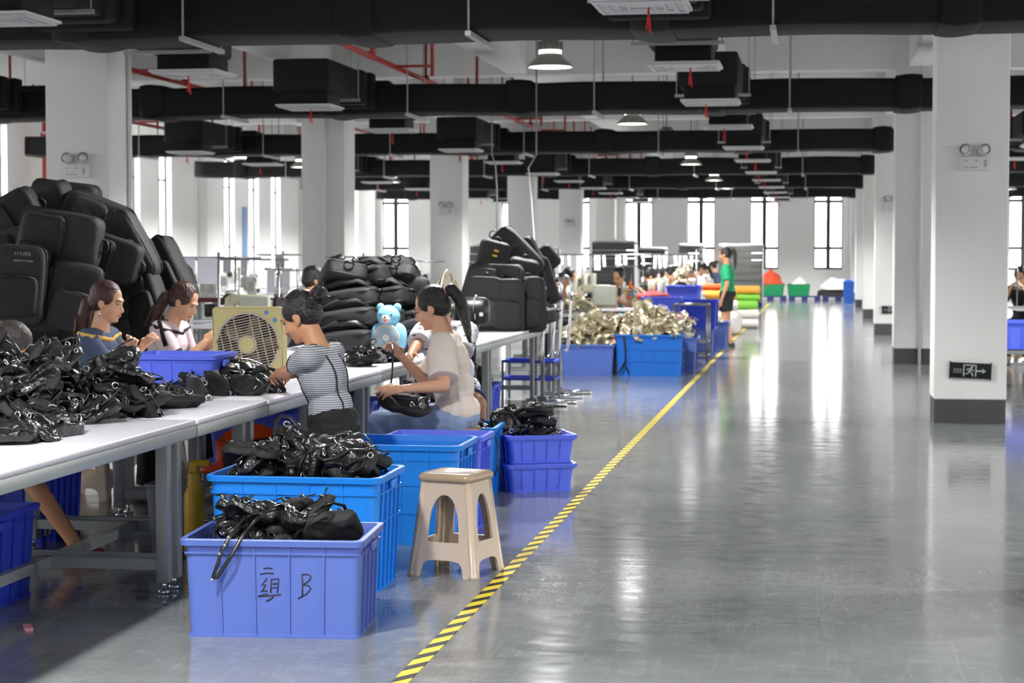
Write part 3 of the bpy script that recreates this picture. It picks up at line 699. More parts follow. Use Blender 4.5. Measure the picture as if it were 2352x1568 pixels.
# ================================================================ STOOLS AND CHAIR
def stool(label, loc, rz, h=.46, group='plastic stools', seat_m=M_stooltop, leg_m=M_stool):
    t = thing('plastic_stool', label, 'stool', loc, rz, group)
    hb, ht = .165, .118; zt = h-.035
    def hw(z): return hb+(ht-hb)*(z/zt)**.9
    def arch(s, s0, z0, z1, p=2.2): return z0+(z1-z0)*(max(0, 1-abs(s/s0)**p))**(1/p)
    for q in range(4):
        b = MB(); S = [-1, -.97]; n = 22
        S += [-.62+1.24*i/n for i in range(n+1)]; S += [.97, 1]
        S = sorted(set(S+[-.54, .54, -.66, .66])); 
        def cols(s):
            segs = []
            inner = abs(s) <= .54; low = abs(s) <= .66
            lo = arch(s, .66, 0, .075, 4) if low else 0
            return lo, (.155 if inner else None), (arch(s, .54, .22, .365, 2.2) if inner else None)
        for a, c in zip(S, S[1:]):
            la, ma, ha = cols(a); lc, mc, hc = cols(c); mid = (a+c)/2
            strips = []
            if abs(mid) < .54:
                ha = ha or .22; hc = hc or .22
                strips = [((la, .155), (lc, .155)), ((ha, zt), (hc, zt))]
            else: strips = [((la, zt), (lc, zt))]
            for (a0, a1), (c0, c1) in strips:
                nn = 3; prev = None
                for k in range(nn+1):
                    za = a0+(a1-a0)*k/nn; zc = c0+(c1-c0)*k/nn
                    if abs(mid) > .54: pass
                    pa = Vector((a*hw(za), -hw(za), za)); pc = Vector((c*hw(zc), -hw(zc), zc))
                    if prev: b.bm.faces.new([b.bm.verts.new(v) for v in (prev[0], prev[1], pc, pa)])
                    prev = (pa, pc)
        bmesh.ops.remove_doubles(b.bm, verts=b.bm.verts, dist=.0004)
        bmesh.ops.rotate(b.bm, verts=b.bm.verts, cent=(0, 0, 0), matrix=Matrix.Rotation(q*PI/2, 3, 'Z'))
        o = b.build('side_panel', leg_m, t); sm = o.modifiers.new('thickness', 'SOLIDIFY'); sm.thickness = .012; sm.offset = 1 if False else -1
        bv = o.modifiers.new('edge', 'BEVEL'); bv.width = .003; bv.segments = 2; bv.limit_method = 'ANGLE'
    f = MB()
    for a in (-1, 1):
        for c in (-1, 1): f.cyl((a*(hb-.012), c*(hb-.012), 0), (a*(hb-.012), c*(hb-.012), .012), .022, n=10)
    c_ = MB()
    for a in (-1, 1):
        for c in (-1, 1):
            c_.loft([[Vector((a*(hw(z)-.012)+r*math.cos(2*PI*k/8), c*(hw(z)-.012)+r*math.sin(2*PI*k/8), z)) for k in range(8)] for z, r in ((0, .02), (.012, .02), (.02, .016), (zt, .018))], sm=True)
    c_.build('corner_post', leg_m, t)
    s = MB(); s.loft([rrect(ht+.004, ht+.004, .03, zt-.004, 6), rrect(ht+.018, ht+.018, .036, zt+.004, 6), rrect(ht+.018, ht+.018, .036, h-.012, 6), rrect(ht+.006, ht+.006, .034, h, 6), rrect(ht-.03, ht-.03, .03, h, 6), rrect(ht-.04, ht-.04, .03, h-.005, 6)], sm=True)
    s.build('seat', seat_m, t); return t
ST = stool('beige plastic stool with arched sides standing empty by the yellow tape', (-1.615, 8.4, 0), -.25)
def stool_at(x, y, rz, lab): dup(ST, (x, y, 0), (0, 0, rz), lab)
t = thing('orange_chair', 'orange plastic chair tucked under the workbench behind the black trouser leg', 'chair', (-3.05, 9.75, 0), 0)
m = MB(); m.superbox((0, 0, .3), (.19, .19, .018), .35); m.build('seat', M_orange, t)
m = MB()
for i in range(9):
    pass
m.loft([[Vector((x, .17+.03*math.cos(x*7)+yy, z+.1*(1-(x/.2)**2)*zz)) for x, yy, zz in [(-.2+.4*k/8, 0, 1) for k in range(9)]+[(.2-.4*k/8, .015, 1) for k in range(9)]] for z in (.2, .3, .42)], sm=True)
m.build('backrest', M_orange, t)
for a in (-1, 1):
    for b in (-1, 1): MB().cyl((a*.15, b*.15, .3), (a*.18, b*.18, 0), .014, .012).build('leg', M_leg, t)

# ================================================================ BLACK STRAP BAGS
def pouch_proto(i, m_body=M_patent, name='strap_bag', lining=None, rings=True):
    rnd = random.Random(i+3)
    t = thing(name, 'proto', 'bag', (0, 0, -50))
    b = MB(); b.superbox((0, 0, 0), (.115, .074, .024), .5, 26, wob=.022, seed=i, freq=13)
    b.superbox((.03*(i % 3-1), .025, .014), (.075, .045, .02), .45, 20, (.35, .2, i), wob=.018, seed=i+9, freq=16)
    for v in b.bm.verts:
        k = abs(noise.noise(v.co*21+Vector((i, 0, 0)))); v.co.z += .022*(k-.2); v.co.x += .012*noise.noise(v.co*17+Vector((0, i, 5)))
    if i < 20 and i % 2: m_body = M_fab
    b.build('pouch', m_body, t)
    for q in range(1):
        a0 = rnd.uniform(0, 6.28); pts = []
        for k in range(15):
            a = a0+k*.36; r = .1+.045*math.sin(k*.8+i+q*2); pts.append((r*math.cos(a), r*.7*math.sin(a), .028+.016*abs(math.sin(k*.55+q+i))))
        MB().tube(pts, .008, 6, flat=.0025).build('strap', M_strap if lining is None else m_body, t)
    if rings:
        for q in range(6):
            a = rnd.uniform(0, 6.28); c = Vector((.1*math.cos(a), .06*math.sin(a), .03)); qd = Euler((rnd.uniform(0, 3), rnd.uniform(0, 3), 0))
            pts = [c+Vector((.012*math.cos(k*PI/5), .012*math.sin(k*PI/5), 0)) @ qd.to_matrix() for k in range(10)]
            MB().tube(pts, .0042, 5, closed=True).build('ring', M_silv, t)
    if lining:
        MB().superbox((.02, -.03, .014), (.05, .035, .02), .6, 14, (.4, 0, .3), wob=.012, seed=i).build('lining', lining, t)
    return t
PATENT = [pouch_proto(i) for i in range(5)]
GOLD = [pouch_proto(i+20, M_gold, 'metallic_bag', M_pink if i % 2 else M_cloth, False) for i in range(5)]
used = set()
def place(protos, loc, rot, label, group, scale=1.0, cat='bag'):
    p = protos[random.randrange(len(protos))]
    return dup(p, loc, rot, label, group, scale, cat)
def drop(protos, n, sample, base, label, group, rad=.085, th=.042, scale=1.0, tilt=.45, cell=.03, keep=None):
    H = {}
    for _ in range(n):
        x, y = sample(); zs = [base]
        ix, iy, R = int(x/cell), int(y/cell), int(rad*scale/cell)
        cells_ = [(ix+a, iy+b) for a in range(-R, R+1) for b in range(-R, R+1) if a*a+b*b <= R*R]
        v = sorted(H.get(c, base) for c in cells_); z = v[int(len(v)*.62)]
        if keep and z > keep(x, y): continue
        for c in cells_: H[c] = max(H.get(c, base), z+th*scale)
        place(protos, (x, y, z+th*scale*.6), (random.gauss(0, tilt), random.gauss(0, tilt), random.uniform(0, 6.28)), label, group, scale*random.uniform(.9, 1.15))
random.seed(11)
def mound(cx, cy, sx, sy): return lambda: (max(TX0+.1, min(TX1-.1, random.gauss(cx, sx))), random.gauss(cy, sy))
drop(PATENT, 125, mound(-3.4, 7.5, .22, .42), TZ, 'shiny black strap bag in the big heap on the front workbench', 'strap bags heaped on the front workbench', keep=lambda x, y: TZ+.42-.25*abs(y-7.8), rad=.1, th=.046)
drop(PATENT, 10, lambda: (random.uniform(-3.2, -2.85), random.uniform(7.7, 8.5)), TZ, 'shiny black strap bag at the trailing end of the heap, by the white table edge', 'strap bags trailing off the heap')
drop(PATENT, 14, mound(-2.98, 9.12, .1, .2), TZ, 'shiny black strap bag in the small pile beside the arm of the woman in stripes', 'strap bags beside the woman in stripes')
for x, y, r in ((-3.0, 6.62, .3), (-2.93, 6.95, 1.2), (-3.1, 6.35, 2.4)):
    place(PATENT, (x, y, TZ+.035), (.1, .05, r), 'flat shiny black strap bag lying alone at the front of the white tabletop', 'strap bags lying loose at the front', 1.15)
drop(PATENT, 9, lambda: (random.uniform(-3.3, -2.75), random.uniform(11.3, 12.3)), TZ, 'shiny black bag lying on the workbench below the bear fan', 'black bags below the bear fan')
random.seed(5)
def inbox(cx, cy, w, d, rz=0, mg=.15):
    def f():
        x, y = random.uniform(-w/2+mg, w/2-mg), random.uniform(-d/2+min(mg-.02, d*.35), d/2-min(mg-.02, d*.35))
        return cx+x*math.cos(rz)-y*math.sin(rz), cy+x*math.sin(rz)+y*math.cos(rz)
    return f
lB, l2_ = 'shiny black strap bag piled in the crate with writing', 'shiny black strap bag heaped in the large blue crate behind the writing'
drop(PATENT, 14, inbox(-2.035, 7.06, .64, .44, .07, .19), .27, lB, 'strap bags in the crate with writing', keep=lambda x, y: .34)
drop(PATENT, 16, inbox(-2.035, 7.06, .64, .44, .07, .12), .365, lB, 'strap bags in the crate with writing', keep=lambda x, y: .41, tilt=.3)
drop(PATENT, 16, inbox(-2.19, 8.0, .7, .46), .38, l2_, 'strap bags in the large blue crate', keep=lambda x, y: .47)
drop(PATENT, 34, inbox(-2.19, 8.0, .7, .46, 0, .1), .475, l2_, 'strap bags in the large blue crate', keep=lambda x, y: .6-.35*max(0, abs(x+2.22)-.12), tilt=.5)
drop(PATENT, 6, inbox(-1.72, 11.47, .4, .34, .42), .3, 'black bag in the upper small crate by the yellow tape', 'black bags in the upper small crate')
place(PATENT, (-1.86, 11.4, .42), (1.3, 0, .5), 'upright black bag sticking out of the upper small crate', None or 'black bags in the upper small crate', 1.1)['label'] = 'upright square black bag sticking up from the left end of the small stacked crates'
drop(PATENT, 5, inbox(-2.08, 11.17, .36, .46, .05), .33, 'black bag in the blue crate with a strap over its rim', 'black bags in the crate by the stacked pair')
drop(PATENT, 6, inbox(-3.13, 17.4, .36, .46), .19, 'black bag in the small crate under the far workbench', 'black bags in the small crate far off')
# the strap that hangs over the crate with writing
m = MB()
def facept(px, py): p = aY(px, py, 6.79); return p
pts = [facept(545, 1195)+Vector((0, .12, .0)), facept(528, 1235)+Vector((0, .03, .01)), facept(512, 1262), facept(500, 1300), facept(490, 1330), facept(500, 1325), facept(530, 1280), facept(556, 1235)+Vector((0, .03, .01)), facept(572, 1196)+Vector((0, .14, 0))]
t = thing('hanging_strap', 'thin black strap loop hanging over the rim of the crate with writing', 'strap', facept(490, 1330))
L_ = t.location.copy(); MB().tube([p-L_+Vector((0, -.012, 0)) for p in pts], .0075, 6, flat=.0025, up=(0, 1, 0)).build('strap', M_strap, t)
s_ = MB()
for px, py in ((490, 1329), (519, 1250), (528, 1232), (507, 1270)): s_.ball(facept(px, py)-L_+Vector((0, -.016, 0)), .007, n=8)
s_.build('stud', M_silv, t)
m = MB()
for px0, top, w_ in ((705, 1172, 22), (540, 1178, 30)):
    pts = [aY(px0+w_*math.cos(a)*(1 if a < 1.6 else 1.1), 1215-(1215-top)*math.sin(a), 7.05) for a in [k*PI/10 for k in range(11)]]
    o = MB().tube(pts, .006, 6, flat=.002, up=(0, 1, 0)).build('strap_loop', M_strap); tag(o, 'black strap loop standing up from the %s of the crate with writing' % ('middle' if px0 > 600 else 'left end'), 'strap')
o = MB().tube([aD(1108, 975, 11.4), aD(1122, 985, 11.2), aD(1138, 1000, 11.05), aD(1144, 1030, 11.0), aD(1143, 1070, 11.0), aD(1137, 1092, 11.0)], .005, 6).build('hanging_strap', M_strap); tag(o, 'black strap hanging down between the blue crate and the stacked small crates', 'strap')
o = MB().tube([aY(1432, 770, 22.06), aY(1436, 800, 22.07), aY(1436, 830, 22.07), aY(1420, 858, 22.06), aY(1436, 835, 22.06), aY(1444, 856, 22.06)], .012, 6).build('black_cord', M_blk); tag(o, 'black cord hanging down the front of the tall blue crate', 'cord')
random.seed(8)
drop(GOLD, 46, inbox(-2.68, 22.36, .82, .66), .33, 'crumpled champagne metallic bag spilling from the slate blue crate', 'champagne bags in the slate blue crate', scale=1.15, tilt=.8, keep=lambda x, y: .66+.5*max(0, -2.55-x), rad=.07, th=.06)
drop(GOLD, 46, inbox(-1.955, 22.38, .92, .66), .45, 'crumpled champagne metallic bag heaped in the tall blue crate', 'champagne bags in the tall blue crate', scale=1.15, tilt=.8, keep=lambda x, y: .74, rad=.07, th=.06)
drop(GOLD, 8, inbox(-1.66, 23.35, .4, .55), .4, 'champagne bag heaped in the periwinkle crate behind', 'champagne bags in the periwinkle crate', scale=1.15, tilt=.8)

# ================================================================ BACKPACKS
def pack_proto(i, body, panel):
    t = thing('backpack', 'proto', 'backpack', (0, 0, -50))
    b = MB(); b.superbox((0, 0, 0), (.155, .075, .235), .36, 28, wob=.012, seed=i, freq=5)
    # front faces -y
    b.build('body', body, t)
    MB().superbox((0, -.07, -.07), (.12, .035, .125), .4, 22, wob=.01, seed=i+4, freq=6).build('front_pocket', panel, t)
    pp = MB()
    for yy, k in ((-.045, .97), (.04, .97)):
        pp.tube([Vector((p.x, yy, p.y)) for p in rrect(.15*k+.005, .23*k+.005, .06, 0, 5)], .0045, 6, closed=True)
    pp.tube([(-.1, -.1, .03), (-.05, -.108, .045), (.05, -.108, .045), (.1, -.1, .03)], .004, 5)
    pp.build('piping', M_pip, t)
    MB().tube([(-.035, .03, .225), (-.03, .03, .26), (0, .03, .272), (.03, .03, .26), (.035, .03, .225)], .011, 6, flat=.005).build('handle', M_pip, t)
    for s in (-1, 1):
        MB().tube([(s*.05, .07, .2), (s*.07, .12, .13), (s*.085, .125, .0), (s*.1, .1, -.12), (s*.12, .06, -.2)], [.03, .034, .032, .022, .014], 6, flat=.008).build('shoulder_strap', M_pip if i % 2 else panel, t)
    return t
PK = [pack_proto(0, M_fab, M_fab2), pack_proto(1, M_fab, M_fab), pack_proto(2, M_fab2, M_fab)]
def facing(rx, ry, rz): return (rx, ry, rz)
def pack(px, py, D, rot, label, group, s=1.0, k=None):
    p = PK[k if k is not None else random.randrange(3)]; loc = aD(px, py, D)
    return dup(p, loc, rot, label, group, s, 'backpack')
random.seed(3)
g1 = 'backpacks in the big heap behind the seated women'; l1 = 'black backpack in the big heap behind the seated women'
a = pack(48, 655, 12.3, (-.12, .06, .18), 'charcoal backpack with pale lettering on its front, facing out at the heap edge', g1, 1.12, 2)
lt = MB()
for row, (z0, n, h_, w_) in enumerate(((.175, 6, .022, .011), (.135, 9, .012, .007))):
    for q in range(n):
        x0 = -.02+q*(w_+.006)-.01; r = random.Random(q+row*9)
        lt.box(x0, -.079, z0, .003, .002, h_); lt.box(x0+w_*.5, -.079, z0+(h_*.4 if r.random() < .5 else 0), w_*.8, .002, .003)
        if r.random() < .6: lt.box(x0+w_*.9, -.079, z0, .003, .002, h_)
lt.build('lettering', M_logo, a)
pack(95, 480, 13.3, (.5, 1.35, .25), 'black backpack lying on its side at the very top of the big heap', g1, 1.1, 0)
pack(222, 505, 13.2, (-.2, 1.95, .15), 'smooth round-topped black backpack high on the right slope of the big heap', g1, 1.05, 1)
pack(378, 635, 13.2, (-.1, -.62, -.35), 'black backpack with a bright edge leaning at the far right end of the big heap', g1, 1.15, 1)
pack(140, 548, 12.5, (.15, 1.75, .1), 'charcoal backpack lying crosswise above the one with lettering', g1, 1.2, 2)
b_ = pack(222, 635, 12.7, (.1, .25, .2), 'black backpack with a small yellow emblem in the middle of the big heap', g1, 1.05, 1)
ly = MB()
for q in range(3): ly.tube([(-.02+.006*q, -.112, .0+q*.02), (.02, -.112, .008+q*.02)], .004, 5, flat=.002, up=(0, 1, 0))
ly.build('emblem', M_ylogo, b_)
c_ = pack(20, 505, 13.0, (.3, 1.1, .3), 'black backpack with orange tags near the top edge of the big heap', g1, 1.05, 0)
og = MB(); og.tube([(-.12, -.09, .0), (-.05, -.11, -.05), (-.02, -.1, -.16)], .009, 6, flat=.003); og.tube([(.05, -.09, -.1), (.1, -.1, -.16)], .01, 6, flat=.003); og.build('orange_tag', M_otag, c_)
for px, py, D, rot, s in ((165, 690, 12.4, (-.1, .25, .35), 1.1), (292, 575, 12.9, (.1, -.5, -.25), 1.1), (250, 590, 12.7, (.1, 1.9, .1), .95), (310, 650, 12.9, (-.2, -.45, -.2), 1.05), (335, 705, 12.8, (-.3, -.6, -.3), 1.05),
    (255, 700, 12.9, (-.2, .2, .3), 1.05), (95, 765, 12.5, (1.2, .2, .2), 1.1), (190, 775, 12.6, (-.2, .4, .5), 1.0), (275, 755, 12.8, (-.2, -.3, 0), 1.0), (380, 700, 13.3, (-.2, -.4, -.5), 1.0), (30, 580, 12.9, (.3, 1.4, .2), 1.1),
    (150, 470, 13.8, (.3, 1.7, .3), 1.1), (0, 560, 13.2, (0, .4, 0), 1.1), (90, 590, 13.2, (0, .2, .2), 1.1), (200, 570, 13.6, (0, .1, .2), 1.1), (260, 640, 13.6, (0, -.2, .2), 1.1), (120, 660, 13.3, (0, .2, .2), 1.1), (330, 750, 13.4, (1.2, .1, 0), 1.1), (220, 800, 13.0, (1.3, .1, 0), 1.1), (60, 820, 12.9, (1.3, 0, 0), 1.1), (0, 700, 12.9, (0, .1, 0), 1.15), (150, 830, 13.0, (1.4, 0, .3), 1.1)):
    pack(px, py, D, rot, l1, g1, s)
g2 = 'backpacks on the bench behind the bear fan'; l2 = 'black backpack in the low stack behind the bear fan'
pack(840, 642, 13.9, (1.35, 0, 1.2), 'black backpack lying flat on top of the stack behind the bear fan', g2, 1.05, 0)
q = pack(925, 658, 14.0, (.9, 0, -.1), 'charcoal backpack with a yellow mark, in the stack behind the bear fan', g2, 1.0, 2)
my = MB()
for k in range(3): my.tube([(-.03+k*.02, -.078, .12), (-.015+k*.02, -.079, .15)], .005, 5, flat=.002, up=(0, 1, 0))
my.build('emblem', M_ylogo, q)
for px, py, D, rot, s in ((785, 640, 13.8, (1.2, .2, .4), 1.0), (795, 690, 13.7, (1.4, 0, 1.5), 1.05), (872, 690, 13.8, (1.4, .1, 1.4), 1.05), (935, 705, 13.9, (.1, .1, .1), 1.0), (790, 735, 13.6, (1.4, 0, 1.6), 1.05), (865, 740, 13.75, (1.4, 0, 1.5), 1.05), (940, 760, 13.7, (1.3, 0, 1.4), 1.0), (785, 785, 13.5, (1.45, 0, 1.6), 1.05), (865, 790, 13.65, (1.45, 0, 1.6), 1.05), (940, 800, 13.6, (1.45, 0, 1.5), 1.0), (905, 640, 14.3, (1.0, 0, .3), 1.0)):
    pack(px, py, D, rot, l2, g2, s)
g3 = 'bags in the far heap behind the chrome stands'; l3 = 'black bag in the far heap behind the chrome stands'
q = pack(1128, 606, 17.6, (.2, .25, .35), 'rounded black backpack with a yellow mark high on the far bag heap', g3, .95, 1)
my = MB()
for k in range(2): my.box(0, -.078, .1+k*.05, .045, .006, .018)
my.build('emblem', M_ylogo, q)
pack(1180, 590, 17.9, (.2, -.75, -.2), 'black bag forming the peak of the far heap behind the chrome stands', g3, 1.2, 2)
for px, py, D, rot, s in ((1140, 648, 17.4, (.3, 1.6, .1), 1.1), (1212, 610, 18.0, (0, -.5, 0), 1.1), (1240, 605, 18.2, (.3, .9, .3), .8), (1195, 650, 17.7, (.2, .2, .2), 1.0), (1238, 650, 18.0, (0, -.3, 0), 1.0), (1112, 700, 17.2, (-.1, .05, .1), 1.1), (1162, 705, 17.2, (-.1, .0, .2), 1.1), (1212, 700, 17.4, (-.1, -.05, 0), 1.1), (1100, 665, 17.7, (0, .3, .2), 1.0), (1165, 640, 18.1, (0, .1, 0), 1.1), (1140, 730, 17.3, (1.4, 0, 1.5), 1.0), (1225, 730, 17.6, (1.4, 0, 1.5), 1.0)):
    pack(px, py, D, rot, l3, g3, s)

# ================================================================ FANS
t = thing('box_fan', 'khaki box fan with a round slatted grille standing on the workbench', 'fan', (-3.165, 10.3, TZ), .08)
b = MB()
# case front with a round hole: ring of quads between circle and square, plus shell
N = 48; R0 = .176; hx, z0, z1 = .2, 0.0, .405; cz = .195
def sq(a):
    c, s = math.cos(a), math.sin(a); k = 1/max(abs(c)/hx, (s/(z1-cz) if s > 0 else -s/(cz-z0)) or 1e-9); return (c*k, s*k)
outer = [sq(2*PI*k/N) for k in range(N)]; inner = [(R0*math.cos(2*PI*k/N), R0*math.sin(2*PI*k/N)) for k in range(N)]
for yy in (-.06,):
    A = [b.bm.verts.new((x, yy, cz+z)) for x, z in outer]; B = [b.bm.verts.new((x, yy, cz+z)) for x, z in inner]; Cc = [b.bm.verts.new((x, yy+.06, cz+z)) for x, z in inner]; D_ = [b.bm.verts.new((x, .06, cz+z)) for x, z in outer]
    for k in range(N):
        j = (k+1) % N
        b.bm.faces.new((A[k], A[j], B[j], B[k])); b.bm.faces.new((B[k], B[j], Cc[j], Cc[k])); b.bm.faces.new((A[j], A[k], D_[k], D_[j]))
    b.bm.faces.new(D_)
b.tube([Vector((.2*(1 if p.x > 0 else -1)*abs(p.x)/.2, -.058, p.y)) for p in [Vector((q_.x, q_.y+.2025)) for q_ in rrect(.196, .199, .02, 0, 3)]], .006, 6, closed=True)
b.build('case', M_fan, t)
MB().cyl((0, .0, cz), (0, .004, cz), .175, n=32).build('blade_well', M_dark, t)
bl = MB()
for k in range(5):
    a = k*2*PI/5
    bl.superbox((.09*math.cos(a), -.012, cz+.09*math.sin(a)), (.075, .006, .04), .6, 14, (.35, -a, 0))
bl.build('blades', mat('fan_blades', rgb(128, 112, 86), .4), t)
g = MB()
g.tube([(R0*math.cos(2*PI*k/40), -.064, cz+R0*math.sin(2*PI*k/40)) for k in range(40)], .007, 6, closed=True)
ga = .22
def bar2(u0, v0, u1, v1, r): 
    f = lambda u, v: (u*math.cos(ga)-v*math.sin(ga), -.066, cz+u*math.sin(ga)+v*math.cos(ga))
    g.cyl(f(u0, v0), f(u1, v1), r, n=5)
for k in range(-11, 12):
    v = k*.0145; L_ = math.sqrt(max(0, R0*R0-v*v)); bar2(-L_, v, L_, v, .0028)
for k in (-3, -2, -1, 1, 2, 3):
    u = k*.046; L_ = math.sqrt(max(0, R0*R0-u*u)); bar2(u, -L_, u, L_, .0032)
g.cyl((0, -.06, cz), (0, -.074, cz), .052, n=28)
g.build('grille', M_fang, t)
MB().cyl((0, -.074, cz), (0, -.08, cz), .044, .04, n=28).build('hub_cap', M_fan, t)
for x, z in ((.108, .375), (.155, .333)):
    MB().cyl((x, -.06, z), (x, -.064, z), .013, n=16).build('sticker', M_sticker, t)

t = thing('bear_fan', 'small sky blue fan shaped like a bear, on the workbench behind the cream T-shirt girl', 'fan', (-2.98, 13.0, TZ), -.1)
MB().superbox((0, 0, .115), (.13, .06, .115), .75, 26).build('body', M_bear, t)
m = MB(); m.ball((0, -.01, .265), (.085, .07, .078), n=20)
for s in (-1, 1): m.ball((s*.062, 0, .325), (.03, .02, .03), n=14)
m.build('head', M_bear, t)
m = MB(); m.ball((0, -.07, .245), (.035, .022, .032), n=14); m.build('muzzle', M_bearw, t)
m = MB(); m.ball((0, -.09, .262), (.008, .006, .007), n=8)
for s in (-1, 1): m.ball((s*.04, -.068, .275), (.007, .006, .008), n=8)
m.build('eyes_and_nose', M_blk, t)
MB().ball((0, -.09, .235), (.009, .006, .008), n=8).build('mouth', M_tongue, t)
MB().cyl((0, -.045, .115), (0, -.055, .115), .092, n=28).build('grille_plate', M_bearw, t)
g = MB(); g.tube([(.092*math.cos(k*PI/16), -.062, .115+.092*math.sin(k*PI/16)) for k in range(32)], .005, 6, closed=True)
for k in range(36):
    a = k*2*PI/36; pts = [((.025+.066*j/4)*math.cos(a+.5*j/4), -.064-.008*math.sin(j/4*PI), .115+(.025+.066*j/4)*math.sin(a+.5*j/4)) for j in range(5)]; g.tube(pts, .0018, 4)
g.cyl((0, -.06, .115), (0, -.072, .115), .026, n=18); g.build('grille', M_bearw, t)
MB().superbox((0, 0, .008), (.1, .07, .01), .5, 16).build('foot', M_bear, t)

t = thing('pedestal_fan', 'black pedestal fan with a beige wire cage standing past the cream T-shirt girl', 'fan', (-2.45, 13.4, 0), 0)
MB().lathe([(0, .05), (.08, .05), (.2, .03), (.21, .01), (.21, 0), (0, 0)], n=28).build('base', M_blk, t)
MB().cyl((0, 0, .04), (0, 0, .92), .02, n=14).build('pole', M_blk, t)
MB().cyl((0, 0, .6), (0, 0, .66), .03, n=14).build('collar', M_blk, t)
mo = MB(); mo.lathe([(0, -.13), (.08, -.13), (.1, -.1), (.1, .08), (.085, .11), (0, .115)], (0, 0, 1.03), 26, Matrix.Rotation(PI/2, 3, 'Y')); mo.box(0, 0, .93, .08, .06, .06, bev=.01); mo.build('motor', M_blk, t)
MB().lathe([(.1, -.13), (.106, -.12), (.106, -.02+.1), (.1, .09)], (0, 0, 1.135), 8, Matrix.Rotation(PI/2, 3, 'Y')) if False else None
m = MB(); m.tube([(.02, .104*math.cos(a), 1.03+.104*math.sin(a)) for a in [k*PI/14 for k in range(15)]], .014, 6, flat=.003, up=(1, 0, 0)); m.build('silver_band', M_galv, t)
m = MB(); m.box(.03, -.1, .995, .004, .004, .04); m.box(.075, -.099, 1.01, .026, .004, .026); m.build('badge', M_bearw, t)
g = MB(); cx = -.19
for x_, r in ((cx, .275), (cx-.055, .2), (cx+.05, .2), (cx-.075, .1), (cx+.07, .1)):
    g.tube([(x_, r*math.cos(k*PI/16), 1.05+r*math.sin(k*PI/16)) for k in range(32)], .004 if r < .27 else .007, 5, closed=True)
for k in range(44):
    a = k*2*PI/44
    for s in (-1, 1): g.tube([(cx+s*.075, .05*math.cos(a), 1.05+.05*math.sin(a)), (cx+s*.06, .17*math.cos(a), 1.05+.17*math.sin(a)), (cx+s*.02, .25*math.cos(a), 1.05+.25*math.sin(a)), (cx, .275*math.cos(a), 1.05+.275*math.sin(a))], .0016, 4)
g.build('cage', mat('aged_wire', rgb(150, 140, 112), .4, .5), t)
bl = MB()
for k in range(3):
    a = k*2*PI/3+.4; bl.superbox((cx, .13*math.cos(a), 1.05+.13*math.sin(a)), (.012, .11, .07), .7, 14, (a, .35, 0))
bl.cyl((cx+.1, 0, 1.05), (cx-.03, 0, 1.05), .035, n=14); bl.build('blades', mat('dark_blades', rgb(90, 88, 80), .35), t)

# ================================================================ CHROME STANDS AND BLUE FRAME
def chrome(px, py, lab, turn):
    p = gp(px, py); t = thing('chrome_stand', lab, 'stand', (p.x, p.y, 0), turn, 'chrome hoop stands')
    MB().box(0, 0, .44, .035, .035, .86).build('post', M_steel, t)
    pts = [(-.0, 0, .8), (.0, 0, 1.0), (.012, 0, 1.1), (.035, 0, 1.18), (.065, 0, 1.22), (.1, 0, 1.2), (.125, 0, 1.12), (.13, 0, .95), (.115, 0, .75), (.1, 0, .62), (.1, 0, .52), (.075, 0, .44), (.055, 0, .46)]
    MB().tube(pts, .016, 10).build('hoop', M_chrome, t)
    f = MB(); f.cyl((-.06, 0, .02), (.34, 0, .02), .02, n=12); f.build('foot_bar', M_chrome, t)
    MB().box(0, 0, .045, .1, .08, .05).build('foot_bracket', M_steel, t)
for (px, py, lab) in ((1222, 932, 'chrome hoop stand at the left end of the row beside the far bag heap'), (1246, 926, 'chrome hoop stand second in the row beside the far bag heap'), (1262, 914, 'chrome hoop stand third in the row beside the far bag heap'), (1284, 904, 'chrome hoop stand closest to the slate blue crate')):
    chrome(px, py, lab, -.1)
p = gp(1228, 917); t = thing('low_steel_frame', 'low blue steel frame with grey legs standing in front of the chrome stands', 'frame', (p.x-.02, p.y-.1, 0), 0)
for a in (-1, 1):
    for b_ in (-1, 1): MB().box(a*.25, b_*.2, .2, .022, .022, .4).build('leg', M_steel, t)
for z in (.39, .22):
    r = MB()
    for a in (-1, 1): r.box(a*.25, 0, z, .024, .4, .024); r.box(0, a*.2, z, .5, .024, .024)
    r.build('rail', M_crateD, t)
# cables by the bench legs
o = MB().tube([gp(800, 905, .6), gp(812, 925, .45), gp(835, 950, .2), gp(838, 975, .05), gp(820, 1000, .01), gp(800, 1005, .01)], .006, 6).build('power_cable', M_cable); tag(o, 'pale cable looping down beside the workbench leg past the woman in stripes', 'cable')
